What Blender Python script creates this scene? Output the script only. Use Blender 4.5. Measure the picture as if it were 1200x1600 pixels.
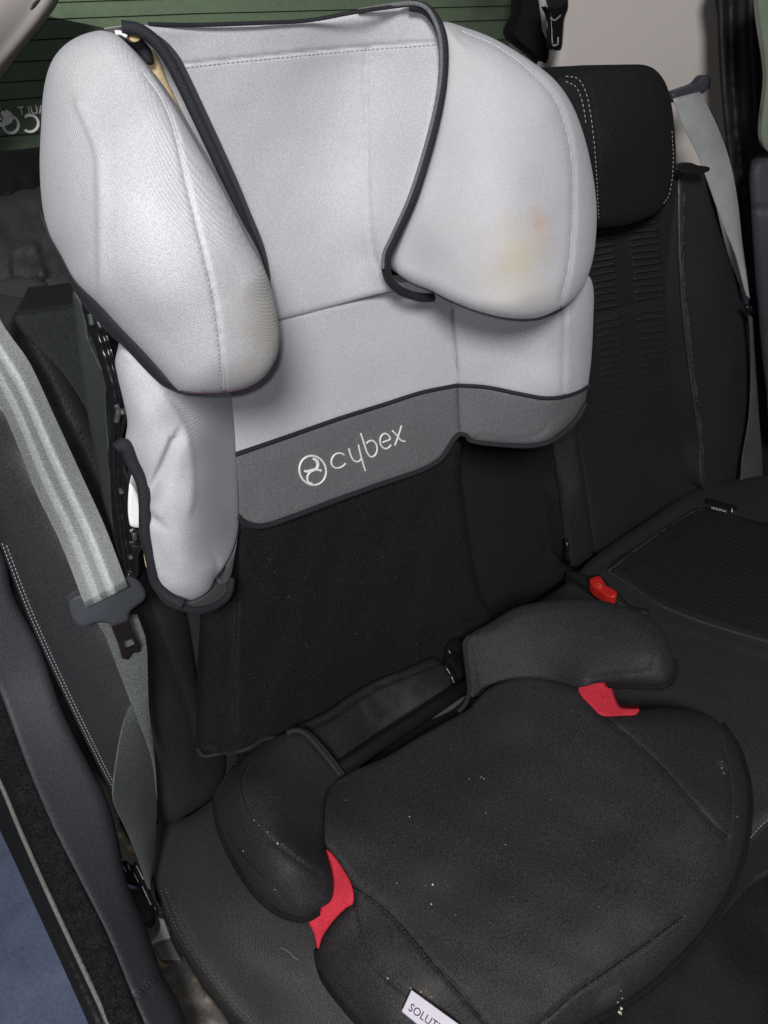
import bpy, math, random
import numpy as np
from mathutils import Matrix, Vector
random.seed(7); rng = np.random.default_rng(7)
for o in list(bpy.data.objects): bpy.data.objects.remove(o)
S = bpy.context.scene; COL = S.collection

# ------------------------------------------------------------------ camera, world, lamps
F = 1200.0                                   # focal length in photo pixels (26 mm phone lens, 1200 x 1600)
AX = np.array([1.7, -.75, 1.]); AX /= np.linalg.norm(AX)
AU = -np.array([.125, 1.583, 1.]); AU -= AX*(AU@AX); AU /= np.linalg.norm(AU)
AY = np.cross(AU, AX)
M = np.stack([AX, AY, AU])                   # camera (x right, y down, z forward) -> room (x across bench, y to rear, z up)
CAM = -M @ (np.array([-.0375, .217, 1.])*.815)
cam = bpy.data.cameras.new('camera'); camo = bpy.data.objects.new('camera', cam); COL.objects.link(camo)
cam.sensor_fit = 'VERTICAL'; cam.sensor_height = 36; cam.lens = F/1600*36; cam.clip_start = .01; cam.clip_end = 100
R = M @ np.diag([1, -1, -1.])
mw = np.eye(4); mw[:3, :3] = R; mw[:3, 3] = CAM
camo.matrix_world = Matrix(mw.tolist()); S.camera = camo
W = bpy.data.worlds.new('World'); S.world = W; W.use_nodes = True
bg = W.node_tree.nodes['Background']; bg.inputs[0].default_value = (.9, .93, 1., 1); bg.inputs[1].default_value = .025
def cam_pt(x, y, z): return CAM + M @ np.array([x, y, z])   # metres right, down, forward of the camera
def lamp(name, kind, energy, size, pos, col=(1, .975, .95), aim=None):
    l = bpy.data.lights.new(name, kind); o = bpy.data.objects.new(name, l); COL.objects.link(o); l.energy = energy; l.color = col
    if kind == 'AREA': l.shape = 'DISK'; l.size = size
    else: l.shadow_soft_size = size
    o.location = Vector(pos)
    if aim is not None: o.rotation_euler = (Vector(aim)-Vector(pos)).to_track_quat('-Z', 'Y').to_euler()
    return l
lamp('flash_lamp', 'POINT', 3.4, .005, cam_pt(-.010, -.014, 0))                                      # the phone's flash, beside its lens
lamp('fill_lamp', 'AREA', 31., .36, cam_pt(-.03, -.10, -1.1), (1, .98, .97), cam_pt(0, 0, .7))        # added soft fill behind the camera, evens out the flash falloff
sp = lamp('wall_fill_lamp', 'SPOT', 180, .1, (.3, 1.4, 2.6), (1, 1, .95), (.3, 3.2, 1.6)); sp.spot_size = math.radians(100)   # added spot with no seen source, brightens the wall outside
S.view_settings.view_transform = 'Standard'; S.view_settings.look = 'None'
S.view_settings.exposure = 0; S.view_settings.gamma = 1

# ------------------------------------------------------------------ geometry helpers
def ray(p):
    p = np.atleast_2d(np.asarray(p, float))
    d = np.stack([(p[:, 0]-600)/F, (p[:, 1]-800)/F, np.ones(len(p))], 1)
    return d @ M.T
AXI = {'x': 0, 'y': 1, 'u': 2, 'd': 3}
def tt(px, py, ax, v):
    if ax == 'd': return v
    d = ray((px, py))[0]; a = AXI[ax]
    return (v - CAM[a])/d[a]
def at(px, py, ax, v):
    return CAM + ray((px, py))[0]*tt(px, py, ax, v)
class Field:
    """smooth surface through control points (thin plate in inverse depth, so planes stay planes)"""
    def __init__(s, spec, lam=1e-4):
        P, V = [], []
        for tok in spec.split():
            a, b = tok.split(':'); x, y = map(float, a.split(','))
            P.append((x, y)); V.append(1/tt(x, y, b[0], float(b[1:])))
        s.P = np.array(P)/400; V = np.array(V); n = len(P)
        K = s.k(s.P, s.P) + np.eye(n)*lam
        T = np.c_[np.ones(n), s.P]
        A = np.zeros((n+3, n+3)); A[:n, :n] = K; A[:n, n:] = T; A[n:, :n] = T.T
        s.w = np.linalg.lstsq(A, np.r_[V, 0, 0, 0], rcond=None)[0]
    @staticmethod
    def k(a, b):
        r = np.linalg.norm(a[:, None]-b[None], axis=2)
        return np.where(r > 1e-9, r*r*np.log(np.maximum(r, 1e-9)), 0)
    def t(s, p):
        q = np.atleast_2d(np.asarray(p, float))/400
        return 1/(s.k(q, s.P) @ s.w[:-3] + s.w[-3] + q @ s.w[-2:])
def crom(P, closed=False, step=2.5):
    P = np.asarray(P, float); n = len(P); out = []
    if n == 2 and not closed:
        k = max(2, int(np.linalg.norm(P[1]-P[0])/step)); return np.linspace(P[0], P[1], k+1)
    def g(i): return P[i % n] if closed else P[min(max(i, 0), n-1)]
    for i in range(n if closed else n-1):
        p0, p1, p2, p3 = g(i-1), g(i), g(i+1), g(i+2)
        l = np.linalg.norm(p2[:2]-p1[:2]) if P.shape[1] < 3 or step > .5 else np.linalg.norm(p2-p1)
        l0 = max(np.linalg.norm(p1-p0), 1e-9); l2 = max(np.linalg.norm(p3-p2), 1e-9); ll = max(np.linalg.norm(p2-p1), 1e-9)
        m1 = (p2-p0)/(l0+ll)*ll if l0 > 1e-8 else (p2-p1)
        m2 = (p3-p1)/(l2+ll)*ll if l2 > 1e-8 else (p2-p1)
        k = max(1, int(l/step))
        u = (np.arange(k)/k)[:, None]
        out.append((2*u**3-3*u**2+1)*p1 + (u**3-2*u**2+u)*m1 + (-2*u**3+3*u**2)*p2 + (u**3-u**2)*m2)
    r = np.concatenate(out)
    return r if closed else np.vstack([r, P[-1]])
def parse(spec):
    """'x,y[@radius][*]' tokens: * is a sharp corner; the radius carries on to the next tokens"""
    pts, cor, r = [], [], .006
    for tok in spec.split():
        c = tok.endswith('*'); tok = tok.rstrip('*')
        if '@' in tok: tok, rr = tok.split('@'); r = float(rr)
        x, y = map(float, tok.split(',')); pts.append((x, y, r)); cor.append(c)
    return np.array(pts), cor
def outline(spec):
    P, cor = parse(spec)
    if not any(cor): return crom(P, True)
    k = cor.index(True); P = np.roll(P, -k, 0); cor = cor[k:]+cor[:k]
    idx = [i for i, c in enumerate(cor) if c]+[len(P)]; out = []
    Q = np.vstack([P, P[0]])
    for a, b in zip(idx[:-1], idx[1:]): out.append(crom(Q[a:b+1])[:-1])
    return np.concatenate(out)
def line(spec): return crom([tuple(map(float, t.split(','))) for t in spec.split()])
def seg_dist(p, A, B):
    """distance of points p to segments A-B, nearest point and segment index"""
    best = np.full(len(p), 1e9); near = np.zeros((len(p), 2)); idx = np.zeros(len(p), int)
    for i, (a, b) in enumerate(zip(A, B)):
        ab = b-a; L2 = max(ab@ab, 1e-12)
        u = np.clip(((p-a)@ab)/L2, 0, 1); q = a+u[:, None]*ab
        d = np.hypot(*(p-q).T); m = d < best
        best[m] = d[m]; near[m] = q[m]; idx[m] = i
    return best, near, idx
def inside(p, V):
    x, y = p.T; c = np.zeros(len(p), bool)
    for (x1, y1), (x2, y2) in zip(V, np.roll(V, -1, 0)):
        if y1 == y2: continue
        m = ((y1 > y) != (y2 > y)) & (x < (x2-x1)*(y-y1)/(y2-y1)+x1); c ^= m
    return c
class Wob:
    def __init__(s, n=10, lo=60, hi=260):
        a = rng.uniform(0, 2*math.pi, n); l = rng.uniform(lo, hi, n)
        s.k = np.stack([np.cos(a), np.sin(a)], 1)*(2*math.pi/l)[:, None]; s.p = rng.uniform(0, 6.28, n); s.n = n
    def __call__(s, q): return np.sin(q@s.k.T+s.p).sum(1)/math.sqrt(s.n)
def link(name, verts, faces, mat, parent=None, smooth=True, sharp=None):
    me = bpy.data.meshes.new(name); me.from_pydata([tuple(v) for v in verts], [], faces); me.update()
    if smooth: me.polygons.foreach_set('use_smooth', [True]*len(me.polygons))
    if sharp is not None:
        at_ = me.attributes.new('sharp_edge', 'BOOLEAN', 'EDGE')
        ed = np.zeros(len(me.edges)*2, int); me.edges.foreach_get('vertices', ed); ed = ed.reshape(-1, 2)
        at_.data.foreach_set('value', [(min(a, b), max(a, b)) in sharp for a, b in ed.tolist()])
    if mat: me.materials.append(mat)
    o = bpy.data.objects.new(name, me); COL.objects.link(o)
    if parent: o.parent = parent; o.matrix_parent_inverse = parent.matrix_world.inverted()
    return o
def fixnormals(o):
    import bmesh
    bm = bmesh.new(); bm.from_mesh(o.data); bmesh.ops.recalc_face_normals(bm, faces=bm.faces); bm.to_mesh(o.data); bm.free()
class Pad:
    """a padded piece: outline on its own curved surface in the room, rounded rim, real thickness"""
    def __init__(s, name, out, field, mat, parent=None, ext=(0, .03, 0), sp=5, grooves=(), wob=0., holes=(), wl=(60, 260)):
        s.f = field if isinstance(field, Field) else Field(field)
        V3 = outline(out); V = V3[:, :2]; s.V, s.V3 = V, V3
        s.gr = [(line(g[0]),)+tuple(g[1:]) for g in grooves]; s.wob = Wob(lo=wl[0], hi=wl[1]); s.wa = wob
        x0, y0 = V.min(0)-sp; x1, y1 = V.max(0)+sp
        nx, ny = int((x1-x0)/sp)+2, int((y1-y0)/sp)+2
        gx, gy = np.meshgrid(x0+np.arange(nx)*sp, y0+np.arange(ny)*sp); p = np.stack([gx.ravel(), gy.ravel()], 1)
        loops = [V]+[crom(np.array(parse(h)[0])[:, :2], True, 2) if '*' not in h else outline(h)[:, :2] for h in holes]
        A = np.concatenate(loops); B = np.concatenate([np.roll(l, -1, 0) for l in loops])
        d, near, ix = seg_dist(p, A, B)
        ins = inside(p, V)
        for h in loops[1:]: ins &= ~inside(p, h)
        s.sp = sp
        core = ins & (d > max(.75*sp, 3.2) if len(holes) == 0 else d > .9*sp)
        g = np.arange(nx*ny).reshape(ny, nx); cm = core.reshape(ny, nx)
        keep = cm[:-1, :-1] & cm[1:, :-1] & cm[:-1, 1:] & cm[1:, 1:]
        jj, ii = np.nonzero(keep)
        fs = [[int(g[j, i]), int(g[j, i+1]), int(g[j+1, i+1]), int(g[j+1, i])] for j, i in zip(jj, ii)]
        cnt = {}
        for f in fs:
            for a_, b_ in zip(f, f[1:]+f[:1]): cnt[(a_, b_)] = 1
        inner = [(a_, b_) for (a_, b_) in cnt if (b_, a_) not in cnt]
        inn = {k for e in inner for k in e}
        loose = [int(k) for k in np.nonzero(core)[0] if k in inn or not (keep[max(k//nx-1, 0):k//nx+1, max(k % nx-1, 0):k % nx+1].any())]
        # ring between the regular core and the outline
        pts = [p[k] for k in loose]; pid = list(loose); ed = []
        loc = {k: i for i, k in enumerate(loose)}; ed += [(loc[a_], loc[b_]) for a_, b_ in inner]
        for l in loops:
            n0 = len(l); nr = resamp(np.vstack([l, l[0]]), max(12, int(np.linalg.norm(np.roll(l, -1, 0)-l, axis=1).sum()/max(1.6, sp*.6))+1))[:-1]
            if l is V: nr = l if sp <= 2.6 else nr
            k0 = len(pts); n1 = len(nr); pts += list(nr); pid += [None]*n1; ed += [(k0+i, k0+(i+1) % n1) for i in range(n1)]
            tn = np.roll(nr, -1, 0)-np.roll(nr, 1, 0); tn /= np.maximum(np.linalg.norm(tn, axis=1), 1e-9)[:, None]; nm = np.stack([-tn[:, 1], tn[:, 0]], 1)
            for off in (.5, 1.5) if sp > 2 else (.5,):
                for sg in (1, -1):
                    c = nr+nm*off*sg; c = c[inside(c, V)]
                    for h in loops[1:]: c = c[~inside(c, h)]
                    if len(c): c = c[seg_dist(c, A, B)[0] > off*.85]
                    pts += list(c); pid += [None]*len(c)
        from mathutils.geometry import delaunay_2d_cdt
        ov, oe, of, ovi, _, _ = delaunay_2d_cdt([Vector(x) for x in pts], ed, [], 0, 1e-4, True)
        ov = np.array([v[:] for v in ov]); idm = []; extra = []; base = nx*ny
        for i, ids in enumerate(ovi):
            t_ = [pid[k] for k in ids if k < len(pid) and pid[k] is not None]
            if t_: idm.append(t_[0])
            else: idm.append(base+len(extra)); extra.append(ov[i])
        tri = np.array([t[:3] for t in of]); cen = ov[tri].mean(1)
        ok = inside(cen, V)
        for h in loops[1:]: ok &= ~inside(cen, h)
        ci = np.clip(((cen-p[0])/sp).astype(int), 0, [nx-2, ny-2]); ok &= ~keep[ci[:, 1], ci[:, 0]]
        Q = ov[tri]; ar = (Q[:, 1, 0]-Q[:, 0, 0])*(Q[:, 2, 1]-Q[:, 0, 1])-(Q[:, 1, 1]-Q[:, 0, 1])*(Q[:, 2, 0]-Q[:, 0, 0])
        for t_, o_, a_ in zip(tri, ok, ar):
            if o_ and abs(a_) > 1e-7:
                f = [idm[k] for k in t_]; fs.append(f if a_ > 0 else f[::-1])
        p = np.vstack([p, np.array(extra).reshape(-1, 2)])
        used = np.unique(np.concatenate([np.array(f) for f in fs])); re = -np.ones(len(p), int); re[used] = np.arange(len(used))
        v3 = s.surf(p[used]); n = len(v3)
        fs = [[int(re[k]) for k in f][::-1] for f in fs]
        cnt = {}
        for f in fs:
            for a_, b_ in zip(f, f[1:]+f[:1]): cnt[(a_, b_)] = 1
        rim = [(a_, b_) for (a_, b_) in cnt if (b_, a_) not in cnt]
        ext = np.array(ext, float)
        faces = list(fs); back = [[k+n for k in f[::-1]] for f in fs]
        sides = [[b, a, a+n, b+n] for a, b in rim]
        sharp = {(min(a, b), max(a, b)) for a, b in rim} | {(min(a, b)+n, max(a, b)+n) for a, b in rim}
        s.o = link(name, np.vstack([v3, v3+ext]), faces+back+sides, mat, parent, True, sharp)
    def tdepth(s, q):
        q = np.atleast_2d(np.asarray(q, float)); t = s.f.t(q)
        B = np.roll(s.V, -1, 0); d, _, ix = seg_dist(q, s.V, B); d = np.where(inside(q, s.V), d, 0)
        r = np.maximum(s.V3[ix, 2], 1e-5)
        # blend the rim radius over the nearest stretch of outline
        e = np.clip(1-(d*t/F)/r, 0, 1); t = t + r*(1-np.sqrt(np.maximum(1-e*e, 0)))
        if s.wa: t = t + s.wa*s.wob(q)*np.clip(d/25, 0, 1)
        for g in s.gr:
            pl, dep, wid = g[:3]
            gd, nr, gi = seg_dist(q, pl[:-1], pl[1:])
            if len(g) > 3:      # one-sided fold: sharp on one side, soft on the other
                tan = (pl[1:]-pl[:-1])[gi]; sd = np.sign(tan[:, 0]*(q-nr)[:, 1]-tan[:, 1]*(q-nr)[:, 0])
                w = np.where(sd*g[3] > 0, wid, wid*4)
            else: w = wid
            t = t + dep*np.exp(-(gd/w)**2)
            if dep > .001 and len(g) == 3: t = t + .09*dep*np.sin(gi*.62+2.*np.sin(gi*.11))*np.exp(-(gd/9.)**2)      # puckers along the seam
        return t
    def surf(s, q, lift=0.):
        q = np.atleast_2d(np.asarray(q, float))
        return CAM + ray(q)*(s.tdepth(q)-lift)[:, None]
    def on(s, spec, lift=0.): return s.surf(line(spec) if isinstance(spec, str) else spec, lift)
def tube(name, P, r, mat, parent=None, seg=8, flat=1., closed=False):
    """swept tube along 3-D points, r a number or one per point"""
    P = np.asarray(P, float); n = len(P); r = np.broadcast_to(np.asarray(r, float), (n,))
    T = (np.roll(P, -1, 0)-np.roll(P, 1, 0)) if closed else np.gradient(P, axis=0)
    T /= np.maximum(np.linalg.norm(T, axis=1), 1e-12)[:, None]
    vs, fs = [], []; N = np.cross(T[0], [.3, .2, .9]); N /= np.linalg.norm(N)
    for i in range(n):
        N = N - T[i]*(N@T[i]); N /= np.linalg.norm(N); Bn = np.cross(T[i], N)
        for k in range(seg):
            a = 2*math.pi*k/seg; vs.append(P[i]+r[i]*(math.cos(a)*N+flat*math.sin(a)*Bn))
    for i in range(n if closed else n-1):
        j = (i+1) % n
        for k in range(seg): fs.append([i*seg+k, i*seg+(k+1) % seg, j*seg+(k+1) % seg, j*seg+k])
    if not closed: fs += [list(range(seg))[::-1], list(range((n-1)*seg, n*seg))]
    o = link(name, vs, fs, mat, parent); fixnormals(o); return o
def joined(name, items, mat, parent=None, smooth=True):
    V, Fc, n = [], [], 0
    for v, f in items:
        V += [tuple(x) for x in v]; Fc += [[k+n for k in g] for g in f]; n += len(v)
    return link(name, V, Fc, mat, parent, smooth)
def tube_data(P, r, seg=6):
    o = tube('tmp', P, r, None, None, seg); me = o.data
    v = [tuple(x.co) for x in me.vertices]; f = [list(p.vertices) for p in me.polygons]
    bpy.data.objects.remove(o); bpy.data.meshes.remove(me); return v, f
def stitches(name, P, mat, parent, r=.0005, dash=.0035, gap=.002):
    """a row of thread stitches following P (one part: the row)"""
    P = np.asarray(P); d = np.r_[0, np.cumsum(np.linalg.norm(np.diff(P, axis=0), axis=1))]; items = []; s = 0
    f = lambda q: np.array([np.interp(q, d, P[:, k]) for k in range(3)])
    while s+dash < d[-1]:
        items.append(tube_data([f(s), f(s+dash/2), f(s+dash)], [r*.7, r, r*.7], 5)); s += dash+gap
    o = joined(name, items, mat, parent); o['kind'] = 'stuff'; return o
def strip(name, Lp, Rp, mat, parent=None, th=.0012, sub=6, crown=0.):
    """a flat woven strap between two edges of equal point count"""
    n = len(Lp); vs, fs = [], []
    for a, b in zip(Lp, Rp):
        for k in range(sub+1): vs.append(np.asarray(a)*(1-k/sub)+np.asarray(b)*k/sub)
    vs = np.array(vs).reshape(n, sub+1, 3)
    tu = np.gradient(vs, axis=0); tv = np.gradient(vs, axis=1); N = np.cross(tu, tv); N /= np.maximum(np.linalg.norm(N, axis=2), 1e-12)[..., None]
    if ((N*(CAM-vs)).sum(2)).mean() < 0: N = -N
    vs = vs + N*(crown*(1-(np.linspace(-1, 1, sub+1))**2))[None, :, None]
    a = vs.reshape(-1, 3); b = (vs-N*th).reshape(-1, 3); m = len(a); w = sub+1
    for i in range(n-1):
        for k in range(sub):
            q = [i*w+k, i*w+k+1, (i+1)*w+k+1, (i+1)*w+k]; fs.append(q); fs.append([x+m for x in q[::-1]])
        for k in (0, sub): fs.append([i*w+k, (i+1)*w+k, (i+1)*w+k+m, i*w+k+m])
    for i in (0, n-1):
        for k in range(sub): fs.append([i*w+k, i*w+k+1, i*w+k+1+m, i*w+k+m])
    sharp = {(min(i*w+k, (i+1)*w+k)+e, max(i*w+k, (i+1)*w+k)+e) for i in range(n-1) for k in (0, sub) for e in (0, m)}
    o = link(name, np.vstack([a, b]), fs, mat, parent, True, sharp); fixnormals(o)
    uv = o.data.uv_layers.new(name='UVMap')
    for lp in o.data.loops:
        j = lp.vertex_index % m; uv.data[lp.index].uv = ((j % w)/sub, (j//w)/max(n-1, 1)*12)
    return o
def resamp(P, n):
    P = np.asarray(P, float); d = np.r_[0, np.cumsum(np.linalg.norm(np.diff(P, axis=0), axis=1))]; q = np.linspace(0, d[-1], n)
    return np.stack([np.interp(q, d, P[:, k]) for k in range(P.shape[1])], 1)
def thing(name, label, cat, loc, group=None, kind=None):
    o = bpy.data.objects.new(name, None); COL.objects.link(o); o.location = Vector(loc); o.empty_display_size = .05
    o.matrix_world = Matrix.Translation(Vector(loc)); o['label'] = label; o['category'] = cat
    if group: o['group'] = group
    if kind: o['kind'] = kind
    return o
def tag(o, label, cat=None, kind=None):
    o['label'] = label
    if cat: o['category'] = cat
    if kind: o['kind'] = kind
    return o
def text_mesh(name, body, mat, parent, origin, xdir, ydir, size, depth=.0003, mirror=False, shear=0., spacing=1.):
    c = bpy.data.curves.new(name, 'FONT'); c.body = body; c.size = 1; c.extrude = 0; c.shear = shear; c.space_character = spacing; c.resolution_u = 3
    t = bpy.data.objects.new('tmp', c); COL.objects.link(t); bpy.context.view_layer.update()
    me = t.evaluated_get(bpy.context.evaluated_depsgraph_get()).to_mesh()
    vs = np.array([v.co[:] for v in me.vertices]); fs = [list(p.vertices) for p in me.polygons]
    t.to_mesh_clear(); bpy.data.objects.remove(t)
    xd, yd = np.asarray(xdir, float), np.asarray(ydir, float); xd = xd/np.linalg.norm(xd); yd = yd/np.linalg.norm(yd)
    nrm = np.cross(xd, yd)
    if nrm@(CAM-np.asarray(origin)) < 0: nrm = -nrm
    P = np.asarray(origin)+size*(vs[:, :1]*xd+vs[:, 1:2]*yd)
    n = len(P); P2 = P+nrm*depth
    cnt = {}
    for f in fs:
        for a, b in zip(f, f[1:]+f[:1]): cnt[(a, b)] = 1
    side = [[a, b, b+n, a+n] for a, b in cnt if (b, a) not in cnt]
    o = link(name, np.vstack([P2, P]), fs+[[k+n for k in f[::-1]] for f in fs]+side, mat, parent, False); fixnormals(o); return o

# ------------------------------------------------------------------ materials
def mat(name, base, rough=.8, spec=.3, sheen=0., sheen_r=.4, weave=None, var=.12, vscale=900, bump=.15, bscale=1100, mottle=.08, mscale=22,
        extra=None, coat=0., metallic=0., sheen_c=(1, 1, 1)):
    m = bpy.data.materials.new(name); m.use_nodes = True; nt = m.node_tree; N = nt.nodes; K = nt.links.new
    b = N['Principled BSDF']; b.inputs['Roughness'].default_value = rough; b.inputs['Specular IOR Level'].default_value = spec
    b.inputs['Sheen Weight'].default_value = sheen; b.inputs['Sheen Roughness'].default_value = sheen_r; b.inputs['Sheen Tint'].default_value = (*sheen_c, 1)
    b.inputs['Coat Weight'].default_value = coat; b.inputs['Metallic'].default_value = metallic
    tc = N.new('ShaderNodeTexCoord'); co = tc.outputs['Object']
    def noise(sc, det=2.):
        n = N.new('ShaderNodeTexNoise'); n.inputs['Scale'].default_value = sc; n.inputs['Detail'].default_value = det; K(co, n.inputs['Vector']); return n.outputs['Fac']
    def mth(op, a, c):
        n = N.new('ShaderNodeMath'); n.operation = op
        for i, v in enumerate((a, c)):
            if isinstance(v, (int, float)): n.inputs[i].default_value = v
            else: K(v, n.inputs[i])
        return n.outputs[0]
    fine = noise(vscale, 1.); big = noise(mscale, 4.)
    k = mth('ADD', mth('MULTIPLY', mth('SUBTRACT', fine, .5), var*4), mth('MULTIPLY', mth('SUBTRACT', big, .5), mottle*3))
    k = mth('ADD', k, 1.)
    h = noise(bscale, 2.)
    if weave:
        sc, ang, amt = weave
        mp = N.new('ShaderNodeMapping'); K(co, mp.inputs[0]); mp.inputs['Rotation'].default_value = ang
        w = N.new('ShaderNodeTexWave'); w.inputs['Scale'].default_value = sc; w.inputs['Distortion'].default_value = 2.5; w.inputs['Detail'].default_value = 2; w.inputs['Detail Scale'].default_value = 3
        K(mp.outputs[0], w.inputs['Vector']); h = mth('ADD', h, mth('MULTIPLY', w.outputs['Fac'], amt))
        k = mth('ADD', k, mth('MULTIPLY', mth('SUBTRACT', w.outputs['Fac'], .5), amt*.12))
    mx = N.new('ShaderNodeVectorMath'); mx.operation = 'SCALE'; mx.inputs[0].default_value = base; K(k, mx.inputs['Scale']); col = mx.outputs[0]
    if extra: col = extra(nt, co, col, noise, mth)
    K(col, b.inputs['Base Color'])
    if bump:
        bp = N.new('ShaderNodeBump'); bp.inputs['Strength'].default_value = bump; bp.inputs['Distance'].default_value = .0006; K(h, bp.inputs['Height']); K(bp.outputs[0], b.inputs['Normal'])
    return m
def blotch(spots):
    """stains: (centre, radius, colour, strength)"""
    def f(nt, co, col, noise, mth):
        N, K = nt.nodes, nt.links.new
        for c, r, cl, st in spots:
            d = N.new('ShaderNodeVectorMath'); d.operation = 'DISTANCE'; d.inputs[1].default_value = tuple(c); K(co, d.inputs[0])
            wob = mth('ADD', mth('MULTIPLY', mth('SUBTRACT', noise(38, 6.), .5), r*1.5), mth('MULTIPLY', mth('SUBTRACT', noise(260, 4.), .5), r*.8))
            m = mth('SUBTRACT', 1., mth('DIVIDE', mth('ADD', d.outputs['Value'], wob), r))
            n = N.new('ShaderNodeMapRange'); n.interpolation_type = 'SMOOTHSTEP'; n.inputs[4].default_value = st; K(m, n.inputs[0])
            mx = N.new('ShaderNodeMix'); mx.data_type = 'RGBA'; K(n.outputs[0], mx.inputs[0]); K(col, mx.inputs[6]); mx.inputs[7].default_value = (*cl, 1); col = mx.outputs[2]
        return col
    return f
LIGHT = (.452, .456, .492)
RW_F = Field('690,45:y-.045 670,230:y-.05 640,320:y-.05 616,405:y-.035 640,440:y-.045 705,470:y-.08 800,495:y-.115 880,480:y-.122 925,400:y-.112 930,310:y-.104 905,190:y-.10 825,92:y-.085 760,57:y-.065 770,280:y-.098 800,380:y-.112 740,150:y-.075', .01)
RW_P = lambda x, y: CAM+ray((x, y))[0]*RW_F.t((x, y))[0]
st1 = CAM+ray((842, 345))[0]*RW_F.t((842, 345))[0]; st2 = CAM+ray((825, 395))[0]*RW_F.t((825, 395))[0]; st3 = CAM+ray((760, 410))[0]*RW_F.t((760, 410))[0]
m_wing = mat('light_grey_jersey', LIGHT, .9, .12, .05, .4, (300, (.3, .5, .8), .5), .10, 1100, .28, 1300, .05, 14,
             blotch([(st3, .060, (.44, .42, .37), .4), (st2, .040, (.47, .42, .33), .5), (st2+np.array([-.006, 0, -.004]), .018, (.47, .42, .29), .4), (st1, .017, (.47, .34, .27), .75),
                     (RW_P(700, 95), .035, (.45, .44, .37), .35), (RW_P(840, 470), .03, (.46, .44, .37), .3)]))
lw_ = lambda px, py, d: CAM+ray((px, py))[0]*d
m_light = mat('light_grey_jersey_plain', LIGHT, .88, .15, .05, .4, (260, (.3, .5, .8), .6), .15, 1100, .42, 1500, .05, 14,
              blotch([(lw_(420, 500, .43), .048, (.39, .37, .31), .65), (lw_(380, 585, .44), .022, (.42, .38, .31), .3), (lw_(120, 110, .385), .030, (.44, .43, .38), .35), (lw_(100, 350, .40), .03, (.40, .42, .45), .4)]))
m_centre = mat('light_grey_knit', (.470, .464, .498), .9, .15, .05, .4, None, .18, 1200, .32, 1400, .03, 14)
m_band = mat('mid_grey_knit', (.130, .134, .143), .88, .25, .0, .4, None, .25, 750, .35, 1000, .05, 16)
m_pipe = mat('black_binding_tape', (.016, .017, .021), .8, .3, .03, .35, None, .35, 900, .4, 900)
m_thread = mat('pale_thread', (.50, .50, .53), .7, .3, 0, .4, None, .1, 500, 0)
m_lthread = mat('grey_thread', (.36, .36, .40), .7, .3, 0, .4, None, .1, 500, 0)
m_silver = mat('silver_embroidery_thread', (.78, .76, .73), .45, .6, .2, .4, None, .12, 1500, .3, 2500)
m_dthread2 = mat('worn_dark_thread', (.12, .12, .115), .8, .2, 0, .4, None, .3, 500, 0)
m_dthread = mat('dark_thread', (.05, .05, .055), .8, .2, 0, .4, None, .1, 500, 0)
m_pad = mat('black_polyester_knit', (.0085, .0085, .0092), .8, .25, .0, .45, None, 1., 800, .7, 900, .1, 20)
m_red = mat('red_fabric', (.50, .028, .048), .85, .2, .0, .4, None, .25, 800, .5, 900, .18, 60)
m_foam = mat('beige_foam', (.46, .36, .21), .9, .2, 0, .4, None, .15, 500, .6, 350, .2, 40)
m_white = mat('white_foam', (.8, .8, .8), .9, .2, 0, .4, None, .05, 500, .1, 400)
m_plastic = mat('black_gloss_plastic', (.008, .008, .009), .28, .5, 0, .4, None, .1, 300, .03, 300)
m_shell = mat('grey_moulded_plastic', (.045, .05, .052), .45, .45, 0, .4, None, .06, 900, .06, 900)
m_cloth = mat('black_seat_cloth', (.0145, .0145, .0150), .85, .25, .0, .4, (220, (.0, .0, .3), .6), .6, 650, .5, 800)
m_farc = mat('charcoal_ribbed_seat_cloth', (.0185, .0187, .019), .8, .3, .0, .4, (220, (.0, .0, .3), .8), .6, 600, .6, 700, .2, 10)
m_dust_sheen = mat('dust_and_sheen_edge', (.034, .033, .033), .8, .3, .0, .4, None, .9, 300, .5, 600, .7, 30)  # grey of dust, and of sheen along the bolster ridge
m_ribc = mat('charcoal_rib_cord', (.027, .027, .0275), .8, .3, .0, .4, None, .4, 600, .4, 700)  # lighter than the cloth in place of light on the rib relief
m_lit_cloth = mat('flash_lit_teal_cloth', (.022, .025, .0255), .9, .2, .0, .4, (200, (0, .2, .4), .4), .3, 600, .4, 700)  # backrest cloth lightened, stronger flash on its near part put into the colour
m_bol = mat('black_bolster_cloth', (.031, .029, .0295), .5, 1., .0, .3, None, .6, 850, .6, 900, .12, 9)
m_cush = mat('cushion_cloth', (.0275, .0262, .0265), .62, .7, .0, .3, (230, (.2, .3, .7), .7), .6, 800, .7, 1000, .15, 8)
m_rib = mat('ribbed_cushion_cloth', (.0150, .0155, .0162), .85, .25, .0, .4, None, .5, 600, .6, 900)
m_trim = mat('blue_grey_trim_plastic', (.050, .0535, .063), .6, .4, 0, .4, None, .3, 650, .5, 600, .08, 10)
m_fuzz = mat('black_flock_seal', (.016, .016, .0165), .95, .1, .0, .5, None, .6, 500, 1., 350, .3, 60)
m_rubber = mat('black_rubber', (.011, .0115, .012), .6, .4, 0, .4, None, .15, 300, .1, 300)
m_seal = mat('grey_seal_lip', (.20, .195, .18), .6, .4, 0, .4, None, .15, 300, .1, 300)
m_ground = mat('blue_grey_ground', (.175, .21, .33), .7, .3, 0, .4, None, .15, 220, .3, 160, .25, 14)
m_pillar = mat('pale_pillar_plastic', (.60, .555, .53), .6, .35, 0, .4, None, .04, 700, .12, 700, .04, 6)
m_guide = mat('grey_belt_guide_plastic', (.055, .06, .07), .4, .5, 0, .4, None, .05, 300, .03, 300)
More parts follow.
